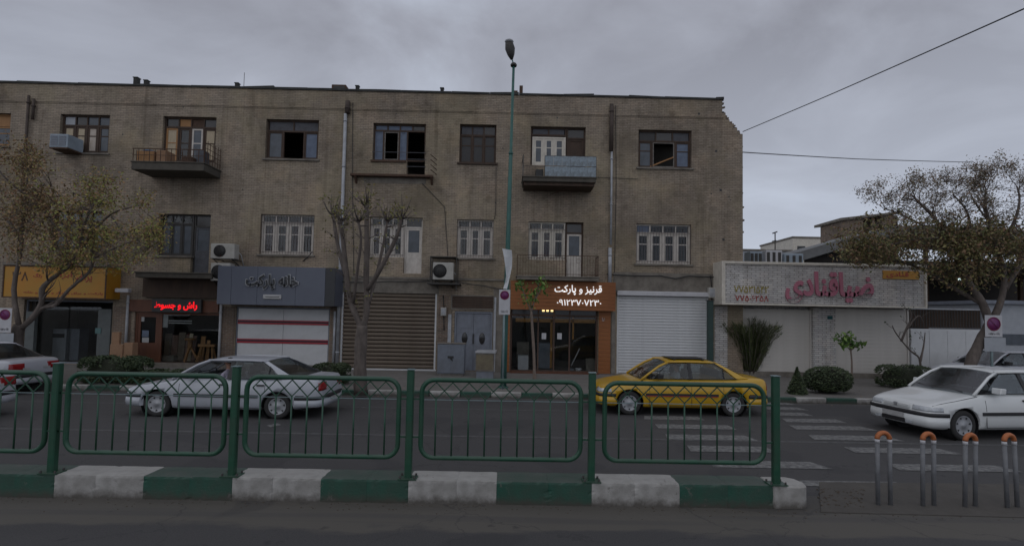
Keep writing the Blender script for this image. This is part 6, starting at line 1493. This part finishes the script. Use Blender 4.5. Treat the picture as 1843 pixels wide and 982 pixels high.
def person_parts(e_, c, shirt, scarf=None, look=0):
    """a seated driver: one skinned body from a joint skeleton, plus hair"""
    V = {'pel': (0, 0, .12), 'sp': (-.02, 0, .35), 'ch': (0.0, 0, .52), 'nk': (.0, 0, .66), 'hd0': (-.01, 0, .72), 'hd1': (-.025, 0, .80), 'hd2': (-.01, 0, .88)}
    rad = {'pel': .15, 'sp': .13, 'ch': .15, 'nk': .06, 'hd0': .065, 'hd1': .092, 'hd2': .075}
    E_ = [('pel', 'sp'), ('sp', 'ch'), ('ch', 'nk'), ('nk', 'hd0'), ('hd0', 'hd1'), ('hd1', 'hd2')]
    for s, n in ((-1, 'l'), (1, 'r')):
        V['sh'+n] = (0, .19*s, .56); V['el'+n] = (-.16, .25*s, .36); V['wr'+n] = (-.40, .16*s, .44); V['pm'+n] = (-.47, .14*s, .47)
        rad['sh'+n] = .065; rad['el'+n] = .045; rad['wr'+n] = .030; rad['pm'+n] = .032
        E_ += [('ch', 'sh'+n), ('sh'+n, 'el'+n), ('el'+n, 'wr'+n), ('wr'+n, 'pm'+n)]
        for j in range(5):
            a, b = 'f%d%s' % (j, n), 'g%d%s' % (j, n); off = (j - 1.5) * .018
            if j < 4: V[a] = (-.515 + abs(j-1.5)*.004, .14*s + off, .49); V[b] = (-.53, .14*s + off, .465)
            else: V[a] = (-.475, .14*s - .045*s, .485); V[b] = (-.50, .14*s - .055*s, .50)
            rad[a] = .009; rad[b] = .008; E_ += [('pm'+n, a), (a, b)]
        V['kn'+n] = (-.42, .13*s, .20); V['an'+n] = (-.72, .13*s, -.12); V['to'+n] = (-.88, .13*s, -.10); rad['kn'+n] = .065; rad['an'+n] = .045; rad['to'+n] = .04
        E_ += [('pel', 'kn'+n), ('kn'+n, 'an'+n), ('an'+n, 'to'+n)]
    ks = list(V); me = bpy.data.meshes.new('person_body'); me.from_pydata([V[k] for k in ks], [(ks.index(a), ks.index(b)) for a, b in E_], [])
    o = bpy.data.objects.new('tmp', me); COL.objects.link(o); sk = o.modifiers.new('s', 'SKIN'); sb = o.modifiers.new('u', 'SUBSURF'); sb.levels = 1
    for i, k in enumerate(ks): me.skin_vertices[0].data[i].radius = (rad[k], rad[k]); me.skin_vertices[0].data[i].use_root = (i == 0)
    bpy.context.view_layer.update(); m2 = bpy.data.meshes.new_from_object(o.evaluated_get(bpy.context.evaluated_depsgraph_get())); bpy.data.objects.remove(o)
    m2.materials.clear()
    for mm in (shirt, M['skin'], M['trouser']): m2.materials.append(mm)
    for p in m2.polygons:
        z, x = p.center.z, p.center.x
        p.material_index = 1 if (z > .65 or (x < -.34 and z > .38)) else 2 if z < .22 else 0
        p.use_smooth = True
    m2.name = 'body'; b = bpy.data.objects.new('body', m2); COL.objects.link(b); b.parent = e_; WP[b.name] = c
    h = MB()                                                      # face: nose, ears, eyes, mouth
    h.ell((-.125, 0, .795), .02, .013, .018, 6, 5).ell((-.03, -.095, .80), .018, .01, .03, 6, 5).ell((-.03, .095, .80), .018, .01, .03, 6, 5)
    f = h.build('tmpface', M['skin']); f.name = 'face'; f.location = (f.location.x, f.location.y, f.location.z); f.parent = b
    g = MB().ell((-.108, -.035, .82), .01, .013, .008, 6, 4).ell((-.108, .035, .82), .01, .013, .008, 6, 4).box(-.112, -.105, -.025, .025, .748, .753)
    f2 = g.build('tmpeyes', M['hair']); f2.name = 'eyes'; f2.parent = b
    hr = MB().ell((.012, 0, .845), .098, .098, .082, 12, 8)
    if scarf: hr.ell((.03, 0, .76), .085, .10, .12, 12, 8)
    hh = hr.build('tmphair', scarf or M['hair']); hh.name = 'headscarf' if scarf else 'hair'; hh.parent = b
def car(label, cx, cy, rz, pm, kind, driver=None, group=None, flip=False, name='car', cat='car', taxi=False, front='old', lean=None, pl_=None):
    """car-local x 0 (nose) to 4.41 (tail), heading -X; root at the middle"""
    e_ = empty(name, (0, 0, 0), label, cat, group); WP[e_.name] = Vector((2.205, 0, 0))
    b = bpy.data.objects.new('body', HULL.copy()); COL.objects.link(b); b.parent = e_; b.location = (-2.205, 0, 0); b.data.materials.clear(); b.data.materials.append(pm); WP[b.name] = Vector((0, 0, 0))
    # roof
    mb = MB(); nx, ny_ = 12, 10; xs_ = [1.80 + (3.10 - 1.80) * i / nx for i in range(nx + 1)]
    def rz_(x, v): 
        ex = min(1, (x - 1.80) / .18, (3.10 - x) / .25); ex = max(0, ex); return 1.345 + .05 * (1 - abs(v) ** 2.4) * (.35 + .65 * math.sqrt(ex))  
    base = len(mb.v)
    for i, x in enumerate(xs_):
        for j in range(ny_ + 1):
            v = -1 + 2 * j / ny_; wv = .60 - .02 * abs((x - 2.4) / .7) ** 2; mb.v.append(Vector((x, v * wv, rz_(x, v) - (.02 if abs(v) == 1 else 0))))
    for i in range(nx):
        for j in range(ny_): k = i * (ny_ + 1) + j; mb.f.append([k, k + 1, k + ny_ + 2, k + ny_ + 1]); mb.sm.append(True)
    o = mb.build('roof', pm, e_); o.modifiers.new('s', 'SOLIDIFY').thickness = .025
    for s in (-1, 1):
        yb, yt = s * .795, s * .592
        MB().tube([(1.10, s * .745, .885), (1.32, s*.71, 1.05), (1.60, s * .645, 1.235), (1.84, s * .60, 1.335)], [.032, .030, .030, .032], 6).build('pillar', pm, e_)
        MB().tube([(1.80, s * .60, 1.34), (2.3, s * .612, 1.352), (2.8, s * .608, 1.350), (3.10, s * .585, 1.33)], .028, 6).build('roof_rail', pm, e_)
        MB().prism([(3.02, s * .606, 1.335), (3.14, s * .588, 1.332), (3.40, s * .665, 1.19), (3.66, s * .725, 1.05), (3.88, s * .755, .955), (3.60, s * .79, .945), (3.50, s*.785, .97), (3.28, s * .700, 1.15)], (0, -s * .035, 0)).build('pillar', pm, e_, bevel=.008)
        MB().prism([(2.33, s * .795, .93), (2.42, s * .795, .93), (2.42, s * .612, 1.34), (2.33, s * .612, 1.34)], (0, -s * .03, 0)).build('pillar', M['trim'], e_)
        g1 = [(1.36, s * .788, .935), (2.33, s * .790, .94), (2.33, s * .606, 1.33), (1.92, s * .604, 1.32)]
        if not (pm is M['p_silver'] and s < 0): MB().prism(g1, (0, -s * .006, 0)).build('window', M['carglass'], e_)
        g2 = [(2.42, s * .790, .94), (3.22, s * .788, .95), (3.22, s * .66, 1.22), (3.03, s * .602, 1.325), (2.42, s * .606, 1.33)]
        MB().prism(g2, (0, -s * .006, 0)).build('window', M['carglass'], e_)
        MB().prism([(3.245, s * .788, .95), (3.50, s * .785, .955), (3.27, s * .675, 1.19)], (0, -s * .006, 0)).build('quarter_window', M['carglass'], e_)
        t = MB().tube([(1.30, s * .80, .928), (2.3, s * .803, .932), (3.55, s * .795, .945), (3.27, s * .69, 1.18), (3.04, s * .608, 1.325), (2.4, s * .62, 1.338), (1.90, s * .615, 1.318)], .011, 4, closed=True)
        t.bar((3.23, s * .795, .95), (3.23, s * .665, 1.22), .02); t.build('window_trim', M['trim'], e_)
        # side moulding, seams, sill, handles
        for a, b_ in ((1.20, 3.06), (3.88, 4.06)):
            m_ = MB()
            k = 8 if b_ - a > 1 else 3
            for i in range(k):
                u, v = a + (b_ - a) * i / k, a + (b_ - a) * (i + 1) / k; m_.prism([(u, s * (side_y(u, .53) - .01), .50), (v, s * (side_y(v, .53) - .01), .50), (v, s * (side_y(v, .53) - .01), .565), (u, s * (side_y(u, .53) - .01), .565)], (0, s * .026, 0))
            m_.build('side_moulding', M['trim'], e_)
        sm_ = MB()
        for x_, za, zb_ in ((1.30, .26, .90), (2.375, .24, .915), (3.20, .62, .925)):
            zz = [za + (zb_ - za) * i / 6 for i in range(7)]
            for i in range(6):
                if zz[i] < .57 and zz[i+1] > .49: continue
                sm_.bar((x_, s * (side_y(x_, zz[i]) - .001), zz[i]), (x_, s * (side_y(x_, zz[i+1]) - .001), zz[i+1]), .009, .008)
        for i in range(12): u, v = 1.3 + 1.9 * i / 12, 1.3 + 1.9 * (i + 1) / 12; sm_.bar((u, s * (side_y(u, .255) + .001), .255), (v, s * (side_y(v, .255) + .001), .255), .008)
        for i in range(6): u, v = .15 + 1.0 * i / 6, .15 + 1.0 * (i + 1) / 6; sm_.bar((u, s * (interp(HW, u) * .925), interp(ZT, u) - .02), (v, s * (interp(HW, v) * .925), interp(ZT, v) - .02), .008)
        sm_.build('panel_gaps', M['trim'], e_, kind='stuff')
        for hx in (2.20, 3.02): MB().box(hx, hx + .16, s * (side_y(hx, .79) - .01), s * (side_y(hx, .79) + .028), .775, .81).build('door_handle', M['trim'], e_)
        MB().prism([(1.46, s * .80, .94), (1.60, s * .80, .94), (1.62, s * .80, 1.05), (1.48, s * .80, 1.06)], (0, s * .19, 0)).build('mirror', M['trim'] if kind != 'pars' else pm, e_, bevel=.015)
    # glass front and rear
    def gl(pts, nm, m): 
        mb = MB(); a, b_, c, d = [Vector(p) for p in pts]; n = 8; base = 0
        for i in range(n + 1):
            t = i / n; bulge = math.sin(math.pi * t) * .045
            lo, hi = a.lerp(b_, t), d.lerp(c, t); sg_ = -1 if pts[0][0] < 2 else 1
            lo.x += sg_ * bulge * 1.4; hi.x += sg_ * bulge * .6; hi.z += bulge * .6
            mb.v += [lo, lo.lerp(hi, .5) + Vector((sg_ * .008, 0, .008)), hi]
        for i in range(n):
            for k in range(2): mb.f.append([i*3+k, i*3+k+1, (i+1)*3+k+1, (i+1)*3+k]); mb.sm.append(True)
        mb.build(nm, m, e_)
    gl([(1.13, -.725, .905), (1.13, .725, .905), (1.83, .585, 1.34), (1.83, -.585, 1.34)], 'windscreen', M['screen'])
    gl([(3.86, -.73, .968), (3.86, .73, .968), (3.11, .57, 1.335), (3.11, -.57, 1.335)], 'rear_window', M['screen'])
    MB().bar((1.12, -.5, .93), (1.22, .1, .985), .014).bar((1.12, .15, .93), (1.22, .62, .98), .014).build('wiper', M['trim'], e_)
    # bumpers
    def bumper(x_end, x_tip, z0, z1, nm, m, off):
        front_ = x_tip < 1; pts = []; xs2 = [x_end + (x_tip - x_end) * t for t in (0, .3, .55, .75, .88, .96, 1)]
        L1 = [(x, interp(HW, x) * (1.0) + off) for x in xs2]; tip = x_tip + (-.06 if front_ else .06)
        path = [(x, -y) for x, y in L1] + [(tip, -.45), (tip + (-.02 if front_ else .02), 0), (tip, .45)] + [(x, y) for x, y in reversed(L1)]
        mb = MB(); n = len(path); dpt = .05
        for i, (x, y) in enumerate(path):
            sg_ = .045 if front_ else -.045
            inner = (x + sg_, y * .93)
            mb.v += [Vector((x, y, z0)), Vector((x + (-.012 if front_ else .012), y * 1.01, (z0 + z1) / 2)), Vector((x, y, z1)), Vector((*inner, z1 + .005)), Vector((*inner, z0 - .005))]
        for i in range(n - 1):
            for k in range(5): mb.f.append([i*5+k, i*5+(k+1)%5, (i+1)*5+(k+1)%5, (i+1)*5+k]); mb.sm.append(k in (0, 1))
        mb.f.append([0, 1, 2, 3, 4]); mb.sm.append(False); mb.f.append([(n-1)*5+k for k in range(5)]); mb.sm.append(False)
        return mb.build(nm, m, e_)
    bumper(.44, .02, .26, .46, 'front_bumper', pm if kind != 'sedan' else pm, .010); bumper(.44, .02, .463, .535, 'bumper_strip', M['trim'], .018)
    bumper(3.86, 4.39, .29, .46, 'rear_bumper', pm, .010); bumper(3.86, 4.39, .463, .545, 'bumper_strip', M['trim'], .018)
    # lamps
    for s in (-1, 1):
        hull_patch(.75, s, 27, 62, 8, .565, .655, .010).build('headlight', M['headlamp'], e_)
        hull_patch(3.75, s, 129, 152, 8, .67, .86, .008, tail=True).build('tail_light', M['taillight'], e_)
        MB().box(4.385, 4.412, s * .30 - .1, s * .30 + .1, .67, .73).build('reverse_light', M['plate'], e_)
    gr = MB()
    for k in range(3): gr.box(-.012, .02, -.32, -.04, .575 + k * .026, .588 + k * .026).box(-.012, .02, .04, .32, .575 + k * .026, .588 + k * .026)
    gr.build('radiator_grille', pm if kind == 'pars' else M['trim'], e_)
    MB().box(-.014, .01, -.33, .33, .566, .655).build('grille_recess', M['trim'], e_) if kind != 'pars' else MB().prism([(-.02, -.04, .655), (-.02, .04, .655), (-.02, .03, .59), (-.02, 0, .575), (-.02, -.03, .59)], (.03, 0, 0)).build('badge', M['hub'], e_)
    MB().box(-.085, -.072, -.26, .26, .37, .47).build('number_plate', M['plate'], e_); MB().box(4.47, 4.482, -.26, .26, .37, .47).build('number_plate', M['plate'], e_)
    if kind == 'pars':
        MB().box(-.078, -.066, -.45, -.30, .285, .335).box(-.078, -.066, .30, .45, .285, .335).build('fog_light', M['headlamp'], e_); MB().box(-.075, -.063, -.28, .28, .275, .36).build('air_intake', M['trim'], e_)
    # wheels
    for wx in (FW, RW):
        for s in (-1, 1):
            yo = s * .80; yi = s * .61
            ty = MB().lathe([(.19, yi), (.27, yi), (.298, yi + s*.02), (.30, yi + s*.09), (.298, yo - s*.02), (.275, yo), (.20, yo), (.19, yo - s*.02), (.19, yi)], (wx, 0, WR), 'Y', 32).build('tyre', M['tire'], e_)
            hb_ = MB().lathe([(.001, yo - s*.005), (.045, yo - s*.006), (.05, yo - s*.014), (.17, yo - s*.018), (.185, yo - s*.004), (.198, yo - s*.004), (.198, yo - s*.04)], (wx, 0, WR), 'Y', 28).build('hubcap', M['hub'], e_)
            sl_ = MB()
            for k in range(7):
                t = k * 2 * math.pi / 7 + .2; c_, s_ = math.cos(t), math.sin(t); pr2 = [(.13, -.008), (.172, -.026), (.172, .026), (.13, .008)]
                sl_.prism([(wx + r_ * c_ - q_2 * s_, yo - s * .012, WR + r_ * s_ + q_2 * c_) for r_, q_2 in pr2], (0, -s * .002, 0))
            sl_.build('hub_slots', M['trim'], e_, kind='stuff')
            MB().lathe([(.351, s * .55), (.351, s * .80)], (wx, 0, WR), 'Y', 28).lathe([(.001, s*.53), (.351, s*.535)], (wx, 0, WR), 'Y', 28).build('wheel_well', M['trim'], e_)
    MB().box(.4, 4.0, -.5, .5, .15, .188).build('underbody', M['trim'], e_)
    # cabin: seats and steering wheel
    for s in (-1, 1):
        MB().prism([(2.28, s * .37 - .22, .88), (2.34, s * .37 - .22, 1.14), (2.42, s * .37 - .22, 1.14), (2.42, s * .37 - .22, .88)], (0, .44, 0)).prism([(2.36, s * .37 - .11, 1.145), (2.38, s * .37 - .11, 1.28), (2.44, s * .37 - .11, 1.27), (2.43, s * .37 - .11, 1.145)], (0, .22, 0)).build('seat', M['seat'], e_, bevel=.02)
    MB().box(3.15, 3.32, -.62, .62, .93, 1.12).build('rear_seat', M['seat'], e_, bevel=.03)
    MB().prism([(1.30, -.70, .90), (1.62, -.70, .90), (1.56, -.70, .985), (1.35, -.70, .97)], (0, 1.4, 0)).build('dashboard', M['trim'], e_)
    MB().tube([(1.74 + .06 * math.sin(t), -.37 + .17 * math.cos(t), .98 + .15 * math.sin(t)) for t in [i * math.pi / 10 for i in range(20)]], .012, 5, closed=True).build('steering_wheel', M['trim'], e_)
    if taxi:
        MB().box(1.98, 2.95, -.36, .36, 1.412, 1.422).box(2.05, 2.09, -.46, .46, 1.385, 1.411).box(2.8, 2.84, -.46, .46, 1.385, 1.411).build('roof_rack', M['trim'], e_)
        for s in (-1, 1): MB().box(1.22, 3.04, s * .848, s * .8785, .495, .508).build('red_line', M['red'], e_)
    if lean:
        MB().prism([(3.95, -.62, .99), (4.33, -.62, 1.02), (4.34, -.62, 1.04), (3.97, -.62, 1.005)], (0, 1.24, 0)).build('boot_lid', pm, e_)
    e_.location = (cx, cy, 0); e_.rotation_euler = (0, 0, rz)
    if driver:
        shirt, scarf, lb, px_ = driver
        d = empty('person', (0, 0, 0), lb, 'person')
        person_parts(d, Vector((0, 0, 0)), shirt, scarf)
        off = Matrix.Rotation(rz, 4, 'Z') @ Vector((px_ - 2.205, -.37, 0)); d.location = (cx + off.x, cy + off.y, .42); d.rotation_euler = (0, 0, rz)
        if scarf: pass
    return e_
def lift(e_, z):
    e_.location.z = z
def place(px_c, py_wheel, back=.80):
    g = G(px_c, py_wheel); return g.x, g.y + back
cx_, cy_ = place(405, 752); c_ = car('silver white sedan passing left behind the fence with its driver at the open window', P(398, 700, cy_ - .8).x, cy_, R(-1.0), M['p_silver'], 'sedan', driver=(M['shirt_l'], None, 'driver in a lilac shirt at the wheel of the silver sedan', 2.15))
c_.scale = (1.04, 1, .965)
cx_, cy_ = place(1235, 748); car('yellow taxi saloon with dark roof rack passing left behind the fence', P(1231.5, 700, cy_ - .8).x, cy_, R(.5), M['p_taxi'], 'sedan', driver=(M['shirt_w'], None, 'taxi driver in a pale shirt leaning at the wheel', 2.15), taxi=True, name='taxi', cat='taxi')
g = G(1731, 791); c_ = car('white sedan with clear headlights nosing into the frame behind the bollards', g.x + (2.205 - .80) - .10, g.y + .90, R(7.0), M['p_white'], 'pars'); c_.scale = (1.02, 1.02, 1.06)
cy_ = G(60, 713).y + .8
car('white sedan parked at the far kerb on the left, boot and red tail lights showing', P(30, 690, cy_ - .8).x - 2.205 - .1, cy_, R(-3), M['p_white2'], 'sedan')
g = G(-10, 772); car('white car leaving at the left edge, only its tail lamp showing', P(-105, 730, g.y).x - 2.205 - .02, g.y + .85, R(0), M['p_white2'], 'sedan')
g = G(1850, 722); c_ = car('off white sedan parked on the pavement behind the right tree trunk', P(1738, 670, 17.0).x + 2.205, 17.95, R(0), M['p_white2'], 'sedan', driver=(M['shirt_w'], M['hat'], 'driver wearing a dark red headscarf in the far right sedan', 2.15))
c_.location.z = KZ
for o_ in COL.objects:
    if o_.get('label') == 'driver wearing a dark red headscarf in the far right sedan': o_.location.z += KZ
